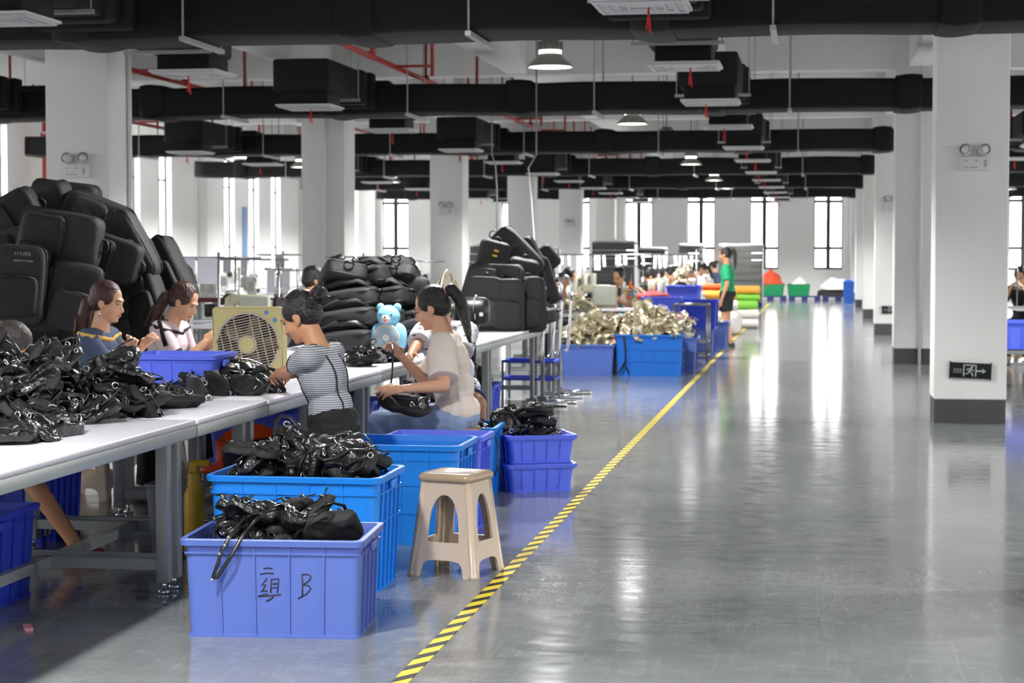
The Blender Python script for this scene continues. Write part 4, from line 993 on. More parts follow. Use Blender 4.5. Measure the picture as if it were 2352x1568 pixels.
# ================================================================ PEOPLE
TMP = bpy.data.scenes.new('sculpt')
def blend(name, fn, voxel, mats, parent, smooth=2, folds=0.0, ffreq=9.0, seed=0):
    b = MB(); fn(b); me = bpy.data.meshes.new('tmp'); b.bm.to_mesh(me); b.bm.free()
    o = bpy.data.objects.new('tmp', me); TMP.collection.objects.link(o)
    r = o.modifiers.new('r', 'REMESH'); r.mode = 'VOXEL'; r.voxel_size = voxel
    if smooth: s = o.modifiers.new('s', 'SMOOTH'); s.factor = .5; s.iterations = smooth
    VL_ = TMP.view_layers[0]; VL_.update(); dg = VL_.depsgraph
    m2 = bpy.data.meshes.new_from_object(o.evaluated_get(dg), depsgraph=dg)
    bpy.data.objects.remove(o); bpy.data.meshes.remove(me)
    if folds:
        off = Vector((seed*2.3, seed, seed*.7))
        nv = len(m2.vertices); co = [0.0]*(nv*3); no = [0.0]*(nv*3)
        m2.vertices.foreach_get('co', co); m2.vertices.foreach_get('normal', no)
        for i in range(nv):
            p = Vector(co[3*i:3*i+3])
            k = (noise.noise(Vector((p.x*ffreq, p.y*ffreq, p.z*ffreq*.55))+off) + .5*noise.noise(p*ffreq*2.1+off))*folds
            for j in range(3): co[3*i+j] += no[3*i+j]*k
        m2.vertices.foreach_set('co', co); m2.update()
    m2.name = name; m2.materials.clear()
    for m in (mats if isinstance(mats, (list, tuple)) else [mats]): m2.materials.append(m)
    m2.polygons.foreach_set('use_smooth', [True]*len(m2.polygons))
    ob = bpy.data.objects.new(name, m2); COL.objects.link(ob); ob.parent = parent; return ob

def ik(a, h, l1, l2, hint):
    d = h-a; L = max(1e-4, min(d.length, (l1+l2)*.995)); u = d.normalized(); h = a+u*L
    x = (l1*l1-l2*l2+L*L)/(2*L); y = math.sqrt(max(0, l1*l1-x*x))
    p = hint - u*hint.dot(u)
    p = p.normalized() if p.length > 1e-4 else Vector((0, 0, -1))
    return a+u*x+p*y, h

def hand(b, w, d, n, side, curl=.5, s=1.0, thumb=.6):
    """palm and five separate fingers: w wrist, d direction, n palm normal (where the fingers curl to)"""
    d = d.normalized(); n = (n-d*n.dot(d)).normalized(); x = d.cross(n)*side
    palm0 = w+d*.02*s; palm1 = w+d*.082*s
    for k, o in enumerate((-.027, -.009, .009, .026)):
        b.cap(palm0+x*(o*.75)*s, .0125*s, palm1+x*o*s, .0105*s, 10)
    lens = (.036, .042, .039, .03)
    for k, o in enumerate((-.031, -.0105, .0105, .031)):
        p = palm1+x*o*1.02*s; c = curl*(.7+.15*k); dirv = (d+x*o*3.2).normalized()
        for j, (ln, r0, r1) in enumerate(((1.0, .0088, .008), (.68, .008, .0072), (.52, .0072, .006))):
            a = c*(.5+.75*j); dd = (dirv*math.cos(a)+n*math.sin(a)).normalized(); q = p+dd*lens[k]*ln*s
            b.cap(p, r0*s, q, r1*s, 8); p = q
    p = w+d*.028*s-x*.026*s; dd = (d*.65-x*.75+n*thumb*.5).normalized()
    q = p+dd*.036*s; b.cap(p, .0125*s, q, .0098*s, 8)
    dd2 = (d*.9-x*.25+n*thumb).normalized(); q2 = q+dd2*.03*s; b.cap(q, .0095*s, q2, .0088*s, 8); q3 = q2+(d*.95+n*thumb*.8).normalized()*.024*s; b.cap(q2, .0086*s, q3, .0068*s, 8)

def head_prims(b, M, hs=1.0, detail=True):
    def P(x, y, z): return M @ Vector((x*hs, y*hs, z*hs))
    R = M.to_3x3()
    def E_(c, r): b.ball(P(*c), tuple(q*hs for q in r), rot=R, n=18)
    E_((0, -.014, .036), (.075, .094, .084)); E_((0, .03, -.03), (.06, .06, .084)); E_((0, .052, -.09), (.032, .032, .026))
    E_((0, -.0, -.06), (.052, .06, .045))
    for s in (-1, 1): E_((s*.034, .055, -.036), (.028, .028, .032))
    if detail:
        E_((0, .074, .024), (.046, .02, .016))
        b.cap(P(0, .084, .004), .0075*hs, P(0, .104, -.034), .0115*hs, 10)
        for s in (-1, 1): b.ball(P(s*.011, .094, -.038), .0085*hs, n=8)
        E_((0, .081, -.062), (.023, .014, .008)); E_((0, .079, -.073), (.02, .014, .008))
        E_((0, .072, -.099), (.016, .016, .013))
    for s in (-1, 1):
        E_((s*.074, -.006, -.008), (.01, .021, .033)); E_((s*.074, .002, -.033), (.008, .011, .012))

from mathutils.bvhtree import BVHTree
def surf(t):
    o = next(c for c in t.children if c.name.startswith('top'))
    return BVHTree.FromPolygons([v.co for v in o.data.vertices], [list(f.vertices) for f in o.data.polygons])
def person(name, label, loc, rz, seat=.46, lean=.12, nod=.3, turn=0.0, tilt=0.0, hl=None, hr=None, style=None, vox=.008, knees=None, feet=None, stand=False, group=None, hcurl=.7, hdir=None, H=1.0, legs=True):
    S = dict(skin=M_skin, hair=M_hair, hairstyle='pony', top=M_cream, sleeve=.19, bottom=M_denim, long=True, shoe=M_blk, loose=1.0, trim=None, detail=True)
    S.update(style or {})
    t = thing(name, label, 'person', (loc[0], loc[1], 0), rz, group)
    inv = (Matrix.Translation((loc[0], loc[1], 0)) @ Matrix.Rotation(rz, 4, 'Z')).inverted()
    L = lambda p: inv @ Vector(p)
    det = S['detail']
    hz = seat+.09 if not stand else .86*H
    up = Vector((0, math.sin(lean), math.cos(lean))); fw = Vector((0, math.cos(lean), -math.sin(lean)))
    P = Vector((0, 0, hz)); waist = P+up*.15*H; chest = P+up*.31*H+fw*.005; nb = P+up*.455*H; nk = nb+(up*.6+Vector((0, math.sin(lean+nod*.5), math.cos(lean+nod*.5)))*.4)*.07
    sh = {s: P+up*.415*H+Vector((s*.155*H, 0, 0)) for s in (-1, 1)}
    HM0 = Matrix.Translation(nk) @ Matrix.Rotation(turn, 4, 'Z') @ Matrix.Rotation(tilt, 4, 'Y') @ Matrix.Rotation(-(lean*.4+nod), 4, 'X')
    HM = HM0 @ Matrix.Translation((0, .028, .105*H)); hs = .98*H
    tgt = {1: L(hr) if hr is not None else P+Vector((.16, .38, .2)), -1: L(hl) if hl is not None else P+Vector((-.16, .38, .2))}
    if stand:
        tgt = {s: Vector((s*.2, .05, hz-.08)) for s in (-1, 1)}
    el = {}; wr_ = {}
    for s in (-1, 1): el[s], wr_[s] = ik(sh[s], tgt[s], .275*H, .245*H, Vector((s*.5, -.35, -.9)) if not stand else Vector((s*.2, -.6, 0)))
    hip = {s: P+Vector((s*.088, .02, -.03)) for s in (-1, 1)}
    if stand: kn = {s: Vector((s*.09, .03, .45*H)) for s in (-1, 1)}; an = {s: Vector((s*.09+.0, -.02+s*.05, .075)) for s in (-1, 1)}
    else:
        kn = {s: Vector((s*.12, .41, seat+.055)) for s in (-1, 1)}; an = {s: Vector((s*.12, .38, .085)) for s in (-1, 1)}
        if knees: kn = {s: L(knees[i]) for i, s in enumerate((-1, 1))}
        if feet: an = {s: L(feet[i]) for i, s in enumerate((-1, 1))}
    def body(b):
        b.ball(P+Vector((0, .0, -.0)), (.15, .115, .1)); b.ball(waist, (.125, .095, .12)); b.ball(chest, (.145, .1, .15), rot=(-lean, 0, 0))
        b.cap(sh[-1]+Vector((.03, 0, 0)), .055, sh[1]-Vector((.03, 0, 0)), .055)
        b.cap(nb-up*.03, .058, nk+(HM0.to_3x3() @ Vector((0, .01, .05))), .047)
        head_prims(b, HM, hs, det)
        for s in (-1, 1):
            b.cap(sh[s], .05*H, el[s], .037*H); m = el[s].lerp(wr_[s], .3); b.cap(el[s], .036*H, m, .036*H); b.cap(m, .036*H, wr_[s], .024*H)
            fd = (wr_[s]-el[s]).normalized(); 
            hd = fd if not hdir else (inv.to_3x3() @ Vector(hdir[0 if s < 0 else 1])).normalized()
            nrm = Vector((-s*.75, 0, -.65)) if not stand else Vector((-s, 0, 0))
            if det or stand: hand(b, wr_[s], hd, nrm, -s, hcurl if not stand else .3, .95*H)
            else: b.cap(wr_[s], .028, wr_[s]+hd*.09, .02); [b.cap(wr_[s]+hd*.07+Vector((0, 0, q*.012)), .012, wr_[s]+hd*.14+nrm*.03+Vector((0, 0, q*.016)), .008, 8) for q in (-1.5, -.5, .5, 1.5)]; b.cap(wr_[s]+hd*.03, .013, wr_[s]+hd*.08-Vector((s*.03, 0, -.02)), .009, 8)
            if legs:
                b.cap(hip[s], .085, kn[s], .056); m = kn[s].lerp(an[s], .32)+ (Vector((0, -.012, 0))); b.cap(kn[s], .053, m, .052); b.cap(m, .052, an[s], .034)
                b.cap(an[s]-Vector((0, .025, .05)), .028, an[s]+Vector((0, .12, -.06)), .022); b.cap(an[s]+Vector((-.02, .1, -.062)), .018, an[s]+Vector((.02, .12, -.062)), .018)
    blend('body', body, vox, S['skin'], t, 2)
    # ---- hair
    def P_(x, y, z): return HM @ Vector((x*hs, y*hs, z*hs))
    R = HM.to_3x3()
    def hair(b):
        E_ = lambda c, r: b.ball(P_(*c), tuple(q*hs for q in r), rot=R, n=20)
        st = S['hairstyle']
        E_((0, -.026, .048), (.085, .096, .083)); E_((0, -.05, .0), (.08, .07, .075))
        for s in (-1, 1): E_((s*.055, -.01, .035), (.03, .07, .055))
        if st in ('pony', 'lowpony', 'long'):
            z0 = .05 if st == 'pony' else -.01
            ch = [(0, -.105, z0, .026), (0, -.15, z0+.01, .034), (0, -.175, z0-.06, .036), (0, -.17, z0-.14, .034), (.01, -.155, z0-.23, .026), (.015, -.14, z0-.31, .012)]
            if st == 'lowpony': ch = [(0, -.1, z0, .036), (0, -.128, z0-.03, .042), (0, -.134, z0-.09, .04), (0, -.126, z0-.16, .035), (.008, -.12, z0-.22, .026), (.012, -.115, z0-.28, .012)]
            for q, w in zip(ch, ch[1:]): b.cap(P_(*q[:3]), q[3]*hs, P_(*w[:3]), w[3]*hs)
            for k in range(5): b.cap(P_(.02*(k-2), -.16, z0-.12), .012*hs, P_(.018*(k-2), -.15+.01*(k % 2), z0-.29-.02*(k % 3)), .004*hs)
            if st == 'long':
                for s in (-1, 1): E_((s*.05, -.05, -.06), (.035, .05, .09))
        elif st == 'bun':
            E_((0, -.14, .05), (.045, .042, .045))
            for k in range(7): b.cap(P_(.03*math.cos(k), -.15, .05+.03*math.sin(k)), .012*hs, P_(.06*math.cos(k*1.1), -.17-.012*(k % 3), .05+.055*math.sin(k*1.1)), .004*hs)
        elif st == 'short': E_((0, -.02, .06), (.086, .09, .075))
    if S['hairstyle'] != 'none': blend('hair', hair, vox, S['hair'], t, 1, .003 if det else 0, 30)
    if det:
        e = MB()
        for s in (-1, 1): e.ball(P_(s*.03, .079, .004), (.011*hs, .008*hs, .0035*hs), rot=R, n=10)
        e.build('eyes', M_eye, t); e = MB()
        for s in (-1, 1): e.tube([P_(s*.014, .091, .022), P_(s*.03, .0885, .027), P_(s*.046, .078, .023)], .003, 5)
        e.build('eyebrows', S['hair'], t)
        MB().tube([P_(-.02, .089, -.067), P_(-.007, .096, -.065), P_(.007, .096, -.065), P_(.02, .089, -.067)], [.002, .005, .005, .002], 6).build('lips', M_lip, t)
        if S.get('tie'):
            z0 = .05 if S['hairstyle'] in ('pony', 'bun') else -.01
            MB().tube([P_(.028*math.cos(k*PI/6), -.112, z0+.004+.028*math.sin(k*PI/6)) for k in range(12)], .008, 6, closed=True).build('hair_tie', S['tie'], t)
        if S.get('glasses'):
            g = MB()
            for s in (-1, 1):
                g.tube([P_(s*.032+.02*math.cos(k*PI/6), .102, .002+.015*math.sin(k*PI/6)) for k in range(12)], .0014, 4, closed=True); g.tube([P_(s*.052, .1, .006), P_(s*.076, .0, .006)], .0014, 4)
            g.build('glasses', M_steel, t)
    # ---- clothes
    lo = S['loose']
    def top(b):
        if not S.get('overall'): b.ball(P+up*.03, (.158*lo, .122*lo, .105))
        b.ball(waist, (.137*lo, .108*lo, .13)); b.ball(chest, (.154*lo, .111*lo, .145), rot=(-lean, 0, 0))
        b.cap(sh[-1]+Vector((.025, 0, -.004)), .063*lo, sh[1]-Vector((.025, 0, .004)), .063*lo)
        b.ball(nb-up*.035, (.085, .07, .045), rot=(-lean, 0, 0))
        for s in (-1, 1):
            d = (el[s]-sh[s]).normalized(); b.ball(sh[s], .061*lo); b.cyl(sh[s], sh[s]+d*S['sleeve'], .062*lo, .059*lo*S.get('flare', 1.0), n=20)
    blend('top', top, vox, S['top'], t, 2, .0045 if det else .003, 9, seed=len(label))
    if S.get('trim'):
        bv = surf(t); pts = []
        for k in range(24):
            a = k*PI/12; rd = Vector((math.cos(a), 0, 0))+fw*math.sin(a); f_ = math.sin(a)
            o_ = nb-up*(.018+.032*max(0, f_)+.0*f_)
            hit = bv.ray_cast(o_+rd*.4, -rd)[0]
            if hit is not None: pts.append(hit+rd*.002)
        if len(pts) > 8: MB().tube(pts, .006, 8, closed=True, flat=.013, up=up).build('collar', S['trim'], t)
    if legs:
        def bot(b):
            b.ball(P+Vector((0, 0, -.005)), (.163, .128, .105))
            if S.get('overall'): b.ball(P+up*.1, (.15, .122, .11)); b.ball(P+up*.06, (.157, .125, .1))
            for s in (-1, 1):
                b.cap(hip[s], .097, hip[s].lerp(kn[s], .5), .082)
                if S['long']: b.cap(hip[s], .095, kn[s], .068); b.cyl(kn[s], kn[s].lerp(an[s], .95), .066, .056, n=20); b.ball(kn[s], .067)
                else: b.cyl(hip[s], hip[s].lerp(kn[s], .68), .096, .087, n=20)
        blend('trousers' if S['long'] else 'shorts', bot, vox, S['bottom'], t, 2, .008 if det else .003, 11, seed=3)
        def shoe(b):
            for s in (-1, 1):
                a = an[s]; b.cap(a+Vector((0, -.03, -.045)), .036, a+Vector((0, .12, -.052)), .03); b.box(a.x, a.y+.045, a.z-.072, .075, .23, .018)
        blend('shoes', shoe, max(vox, .008), S['shoe'], t, 1)
    return t, dict(sh=sh, el=el, wr=wr_, P=P, up=up, fw=fw, nb=nb, HM=HM, chest=chest, waist=waist, kn=kn, an=an)

def rot_to(dx, dy): return math.atan2(-dx, dy)
# --- woman in stripes with black suspender trousers (seen from behind her shoulder)
stool_at(-2.28, 8.8, .1, 'beige plastic stool under the woman in the striped T-shirt')
t, J = person('person', 'person in a grey striped T-shirt and black suspender trousers bent over the workbench', (-2.27, 8.78), rot_to(-1, .12), .46, .2, .42, 0, 0,
    hl=aD(618, 868, 9.55), hr=aD(652, 866, 9.75), knees=(Vector((-2.72, 8.62, .47)), Vector((-2.72, 8.9, .47))), feet=(Vector((-2.72, 8.55, .085)), Vector((-2.74, 8.86, .085))),
    style=dict(skin=M_skin2, hairstyle='bun', top=M_stripe, sleeve=.17, bottom=M_blackcloth, tie=M_pink, overall=True, flare=1.05), vox=.0065, hcurl=1.1)
bv = surf(t)
m = MB()
for s in (-1, 1):
    pts = []
    for k in range(21):
        a = k/20; x = Vector((s*(.06+.02*math.sin(a*PI)), 0, 0))
        h_, d = (.1+.34*a/.45, -1) if a < .45 else ((.46, 0) if a < .55 else (.44-.3*(a-.55)/.45, 1))
        o_, dr = (J['P']+J['up']*h_+x+J['fw']*d*.5, J['fw']*-d) if d else (J['P']+J['up']*.9+x+J['fw']*(a-.5)*.4, -J['up'])
        hit = bv.ray_cast(o_, dr)[0]
        if hit is not None: pts.append(hit-dr*.003)
    if len(pts) > 3: m.tube(pts, .003, 6, flat=.0065, up=(1, 0, 0))
m.build('suspenders', M_blackcloth, t)
# --- girl in cream T-shirt
stool_at(-2.03, 10.55, .1, 'beige plastic stool under the girl in the cream T-shirt')
t, J = person('person', 'person in a cream T-shirt and light jeans with a long ponytail, seated', (-2.02, 10.55), rot_to(-1, -.05), .44, .16, .3, 0, 0,
    hl=aD(925, 893, 10.35), hr=aD(922, 818, 10.75), knees=(Vector((-2.45, 10.42, .49)), Vector((-2.46, 10.68, .5))), feet=(Vector((-2.42, 10.42, .085)), Vector((-2.45, 10.7, .085))),
    style=dict(skin=M_skin, hairstyle='pony', top=M_cream, sleeve=.235, flare=1.35, loose=1.12, bottom=M_denim, tie=M_pink, glasses=True), vox=.0065, hcurl=.55)
bag = place(PATENT, tuple(aD(930, 925, 10.45)), (.5, .2, .6), 'shiny black bag held on the lap of the girl in the cream T-shirt', 'bags being worked on', 1.3)
for a in ((905, 800, 880, 860, 905, 830), ):
    o = MB().tube([aD(900, 790, 10.6), aD(903, 812, 10.55), aD(901, 850, 10.5), aD(898, 880, 10.5), aD(905, 905, 10.45)], .006, 6, flat=.003).build('strap', M_strap); tag(o, 'thin black strap held up in the hand of the girl in the cream T-shirt', 'strap')
# --- person in printed white shirt facing the camera
stool_at(-2.3, 12.05, 0, 'beige plastic stool under the person in the printed white shirt')
t, J = person('person', 'person in a printed white shirt and navy shorts behind the girl in cream', (-2.32, 12.0), rot_to(-.25, -1), .46, .3, .75, 0, 0,
    hl=aD(1010, 905, 11.5), hr=aD(925, 850, 11.45), knees=(Vector((-2.1, 11.65, .5)), Vector((-2.42, 11.6, .5))), feet=(Vector((-2.12, 11.68, .085)), Vector((-2.44, 11.65, .085))),
    style=dict(skin=M_skin2, hairstyle='short', top=M_print, sleeve=.2, loose=1.15, flare=1.1, bottom=M_shorts, long=False), vox=.008)
place(PATENT, tuple(aD(975, 905, 11.45)), (.5, .3, 1.6), 'shiny black bag on the lap of the person in the printed white shirt', 'bags being worked on', 1.5)
# --- woman in slate blue, far side
stool_at(-4.24, 10.62, 0, 'beige plastic stool under the woman in the slate blue top')
t, J = person('person', 'person in a slate blue top with yellow neckline and brown ponytail, behind the strap heap', (-4.22, 10.62), rot_to(1, -.08), .45, .08, .18, 0, 0,
    hl=aX(300, 802, -3.98), hr=aX(325, 798, -3.93), style=dict(skin=M_skin, hair=M_hairbr, hairstyle='lowpony', top=M_navy, trim=M_yel, sleeve=.17, bottom=M_blackcloth), vox=.007, hcurl=.9)
m = MB(); p = J['HM'] @ Vector((.078, -.004, -.05)); m.tube([p+Vector((0, 0, 0)), p+Vector((0, 0, -.02)), p+Vector((0, 0, -.035))], [.003, .007, .003], 6); m.build('earring', M_silv, t)
# --- woman in pink top with black trim
stool_at(-4.32, 11.95, 0, 'beige plastic stool under the woman in the pale pink top')
t, J = person('person', 'person in a pale pink top with black bands, looking down beside the box fan', (-4.3, 11.95), rot_to(1, -.1), .45, .2, .45, 0, 0,
    hl=aX(482, 790, -4.0), hr=aX(470, 786, -3.98), style=dict(skin=M_skin, hairstyle='lowpony', hair=M_hairbr, top=M_pinkshirt, trim=M_blackcloth, sleeve=.22, flare=1.06, loose=1.12, bottom=M_blackcloth), vox=.007, hcurl=1.0)
m = MB(); bv = surf(t)
for s in (-1, 1):
    d = (J['el'][s]-J['sh'][s]).normalized(); a = J['sh'][s]
    q1 = d.orthogonal().normalized(); q2 = d.cross(q1); ring = []
    for k in range(20):
        rd = q1*math.cos(k*PI/10)+q2*math.sin(k*PI/10); hit = bv.ray_cast(a+d*.185+rd*.2, -rd)[0]
        ring.append((hit if hit is not None else a+d*.185+rd*.066)+rd*.002)
    m.tube(ring, .005, 8, closed=True, flat=.022, up=d)
    pts = []; out = (Vector((s*.8, 0, 0))+J['up']*.6-J['fw']*0.2).normalized()
    for k in range(9):
        w = k/8; c = (J['nb']-J['up']*.03+Vector((s*.075, 0, 0))).lerp(a, min(1, w*2.2)) + d*max(0, (w-.45)*.33)
        o2 = (J['up']*(1-w)+out*w).normalized(); hit = bv.ray_cast(c+o2*.3, -o2)[0]
        if hit is not None: pts.append(hit+o2*.002)
    if len(pts) > 3: m.tube(pts, .016, 8, flat=.005, up=out)
m.build('black_bands', M_blackcloth, t)
# --- greying person at the frame edge, with bare lower legs under the bench
stool_at(-4.32, 8.75, 0, 'beige plastic stool under the greying person at the frame edge')
t, J = person('person', 'person with greying hair bent low behind the strap heap at the frame edge', (-4.3, 8.75), rot_to(1, .1), .4, .55, .6, 0, 0,
    hl=(-3.8, 8.9, .85), hr=(-3.8, 8.6, .85), knees=(Vector((-3.9, 9.0, .5)), Vector((-3.78, 8.5, .5))), feet=(Vector((-3.85, 9.05, .085)), Vector((-3.45, 8.42, .085))),
    style=dict(skin=M_skin2, hair=M_hairgr, hairstyle='short', top=M_blackcloth, bottom=M_blackcloth, long=False, shoe=M_maroon), vox=.009)
# --- man past the bag stack
stool_at(-4.45, 15.8, 0, 'beige plastic stool under the short-haired person past the bag stack')
person('person', 'person with cropped dark hair, only the head showing past the low bag stack', (-4.4, 15.8), rot_to(1, .6), .5, .15, .1, 0, 0,
    hl=(-4.0, 15.9, .82), hr=(-4.0, 15.6, .82), style=dict(skin=M_skin2, hairstyle='short', top=M_blackcloth, bottom=M_blackcloth, detail=True), vox=.011)
# --- far workers
def far(label, px, py, Y, face, top, hair='bun', lean=.2, nod=.4, seat=.46, skin=M_skin):
    p = aY(px, py, Y); q = Vector((face[0], face[1], 0)).normalized()
    x, y = p.x-q.x*.18, Y-q.y*.18; z = Vector((0, 0, max(.84, p.z-.24)))
    dup(ST, (x, y, 0), (0, 0, .2), 'beige plastic stool under the worker '+label.split('person ', 1)[1].split(',')[0])
    side = Vector((q.y, -q.x, 0)); f = Vector((x, y, 0))+q*.42
    person('person', label, (x, y), rot_to(q.x, q.y), seat, lean, nod, 0, 0, hl=f-side*.1+z, hr=f+side*.1+z, style=dict(skin=skin, hairstyle=hair, top=top, bottom=M_blackcloth, detail=py > 560 and Y < 26), vox=.012, group='workers at the far sewing tables')
far('person in a multicoloured patterned top, sewing and facing the camera', 1418, 640, 24.3, (-.35, -1), M_multi, 'bun', .12, .45)
far('person with dark hair at a machine, partly behind the far bag heap', 1262, 622, 24.5, (.6, -1), M_blackcloth, 'bun', .15, .4)
far('person with brown hair bent behind the chrome stands', 1293, 648, 26.5, (1, -.3), M_whshirt, 'lowpony', .4, .3, .46, M_skin)
far('person in a lilac top, bent over a machine', 1512, 650, 29, (-1, -.3), M_purple, 'short', .45, .5)
far('person in a yellow top, bent over a machine', 1552, 640, 30.5, (-1, -.6), M_yshirt, 'bun', .35, .5)
far('person in white with a dark bun, first past the yellow top', 1588, 632, 33, (-1, .3), M_whshirt, 'bun', .3, .4)
far('person in white, second past the yellow top', 1600, 626, 36, (-1, .2), M_whshirt, 'bun', .3, .4)
far('person in white leaning forward, third past the yellow top', 1618, 625, 39, (-1, .2), M_whshirt, 'lowpony', .3, .3)
far('person in a blue top, farthest along the sewing row', 1640, 622, 43, (-1, .2), M_navy, 'bun', .3, .3)
p = aY(1672, 600, 29.5)
t, J = person('person', 'person standing in a green jersey and black shorts, watching the sewing tables', (p.x, p.y), rot_to(-1, .15), lean=.02, nod=.12, stand=True, H=.955,
    style=dict(skin=M_skin2, hairstyle='pony', top=M_green, sleeve=.2, flare=1.15, bottom=M_blackcloth, long=False), vox=.01)
m = MB(); m.box(.0, 0, .72, .02, .1, .2) if False else m.tube([Vector((-.1, .0, .84)), Vector((-.118, .02, .72)), Vector((-.12, .03, .6))], .02, 6, flat=.012); 
m.build('white_side_stripe', M_whshirt, t)
# ================================================================ SEWING MACHINES, PAPERS, FAR STORE
def machine(label, loc, rz, enamel=M_mach, group='sewing machines', first=[None], panel=True):
    t = thing('sewing_machine', label, 'sewing machine', loc, rz, group)
    MB().box(0, 0, .745, 1.1, .55, .03, bev=.004).build('table_top', M_white, t)
    for s in (-1, 1):
        l = MB(); l.box(s*.46, 0, .37, .05, .06, .72); l.box(s*.46, 0, .02, .06, .5, .04); l.build('leg', M_leg, t)
    h = MB(); h.box(0, .02, .785, .5, .18, .05, bev=.01); h.box(.19, .02, .9, .12, .13, .2, bev=.02); h.box(-.02, .02, 1.0, .4, .11, .1, bev=.025); h.box(-.2, .02, .93, .09, .11, .2, bev=.02)
    hd = h.build('machine_head', enamel, t)
    n = MB(); n.cyl((-.2, .02, .84), (-.2, .02, .8), .008, n=8); n.cyl((-.2, .02, .815), (-.2, .02, .81), .02, n=8); n.build('needle_bar', M_chrome, hd)
    MB().cyl((.26, .02, .97), (.3, .02, .97), .06, n=18).build('balance_wheel', M_blk, hd)
    if panel: MB().box(.1, -.11, .92, .3, .07, .24, bev=.015).build('control_panel', M_machg, t)
    MB().box(.12, 0, .55, .2, .18, .2, bev=.02).build('motor', M_blk, t)
    s = MB(); s.cyl((.42, .18, .76), (.42, .18, 1.3), .008, n=6); s.box(.36, .18, 1.28, .26, .012, .012); s.cyl((.36, .18, .98), (.36, .18, .985), .09, n=14)
    st = s.build('thread_stand', M_steel, t)
    for k, m in enumerate((M_cloth, M_otag if panel else M_cloth)):
        MB().cyl((.33+.08*k, .18, .99), (.33+.08*k, .18, 1.09), .032, .014, n=12).build('thread_cone', m, st)
    return t
random.seed(21)
MP = machine('sewing machine with a grey control panel before the person in the patterned top', (-2.72, 23.45, 0), .05, M_mach2)
lab_r = 'sewing machine in the row of workers beyond the champagne bags'
for k, (x, y) in enumerate(((-3.6, 22.6), (-2.35, 27.4), (-2.45, 29.6), (-2.5, 31.8), (-2.6, 34.5), (-2.7, 37.2), (-3.9, 25.5), (-4.0, 28.2), (-4.1, 31), (-4.3, 34), (-4.5, 37))):
    dup(MP, (x, y, 0), (0, 0, PI/2+random.uniform(-.1, .1)), lab_r, 'sewing machines beyond the champagne bags')
MG = machine('grey sewing machine in the long rows by the side windows', (-7.6, 28.5, 0), PI/2, M_mach, 'sewing machines in rows by the side windows', panel=False)
for x in (-7.6, -9.4, -11.2, -12.9):
    for k in range(9):
        y = (28.5 if x > -10 else 24.5)+k*2.0
        if (x, k) == (-7.6, 0): continue
        dup(MG, (x+random.uniform(-.08, .08), y+random.uniform(-.1, .1), 0), (0, 0, random.choice((PI/2, -PI/2))))
machine('large khaki sewing machine standing behind the box fan', (-5.35, 17.4, 0), -.1, M_mach2, 'sewing machines')
for k, (x, y) in enumerate(((-5.5, 20.2), (-5.5, 22.2), (-6.0, 19.0))):
    dup(MG, (x, y, 0), (0, 0, -PI/2), 'grey sewing machine between the box fan and the second pillar', 'sewing machines past the box fan')
t = thing('long_table', 'long table with a red-brown edge in front of the window-side machines', 'table', (-7.9, 26.5, 0), 0)
MB().box(0, 0, .78, 3.4, .7, .03, bev=.004).build('table_top', M_edge, t); MB().box(0, -.355, .77, 3.42, .02, .07).build('edge_strip', M_redbrown, t)
for s in (-1, 1):
    for b_ in (-1, 1): MB().box(s*1.6, b_*.3, .38, .05, .05, .76).build('leg', M_leg, t)
# paper pattern sheets on stands
def paper_stand(label, base, h, sheets, arm=.5, group='paper stands among the machines'):
    t = thing('paper_stand', label, 'stand', base, 0, group)
    MB().cyl((0, 0, 0), (0, 0, h+.05), .012, n=8).build('pole', M_steel, t)
    m = MB(); m.cyl((-arm, 0, h), (arm, 0, h), .01, n=6); m.build('arm', M_steel, t)
    m = MB(); m.cyl((0, 0, 0), (0, 0, .02), .16, n=16); m.build('base', M_steel, t)
    for x, w, hh in sheets: MB().box(x, -.014, h-hh/2, w, .004, hh, rot=(.04, .03, .12)).build('paper_sheet', M_paper, t)
p = aD(478, 592, 17.3); paper_stand('steel stand with one large white paper sheet, above the person in the pale pink top', (p.x+.1, p.y, 0), p.z, ((-.1, .19, .24), (-.27, .1, .16)), .4)
p = aD(640, 618, 18.5); paper_stand('steel stand with two narrow white paper sheets above the box fan', (p.x, p.y, 0), p.z, ((-.075, .075, .23), (.075, .08, .23)), .14)
p = aD(540, 596, 24); paper_stand('steel stand with small white papers in front of the side windows', (p.x, p.y, 0), p.z, ((-.1, .1, .16), (.12, .08, .2)), .7)
p = aD(650, 585, 27); paper_stand('steel stand with one small paper just left of the second pillar', (p.x, p.y, 0), p.z, ((-.05, .12, .18),), .4)
p = aD(835, 590, 24); paper_stand('steel stand with papers right of the second pillar', (p.x, p.y, 0), p.z, ((-.05, .14, .3), (.1, .1, .26)), .5)
p = aD(945, 600, 22); paper_stand('steel stand with long papers before the third pillar', (p.x, p.y, 0), p.z, ((-.08, .1, .45), (.03, .1, .4)), .4)
t = thing('paper_rail', 'long rail of white paper sheets hanging above the far sewing tables', 'rail', (0, 27.8, 0))
p0, p1 = aY(1270, 583, 27.8), aY(1605, 588, 27.8)
MB().cyl((p0.x, 0, 1.42), (p1.x, 0, 1.42), .012, n=6).build('rail', M_steel, t)
for px in (1285, 1340, 1600): q = aY(px, 600, 27.8); MB().cyl((q.x, 0, 0), (q.x, 0, 1.5 if px != 1340 else 1.55), .013, n=6).build('post', M_steel, t)
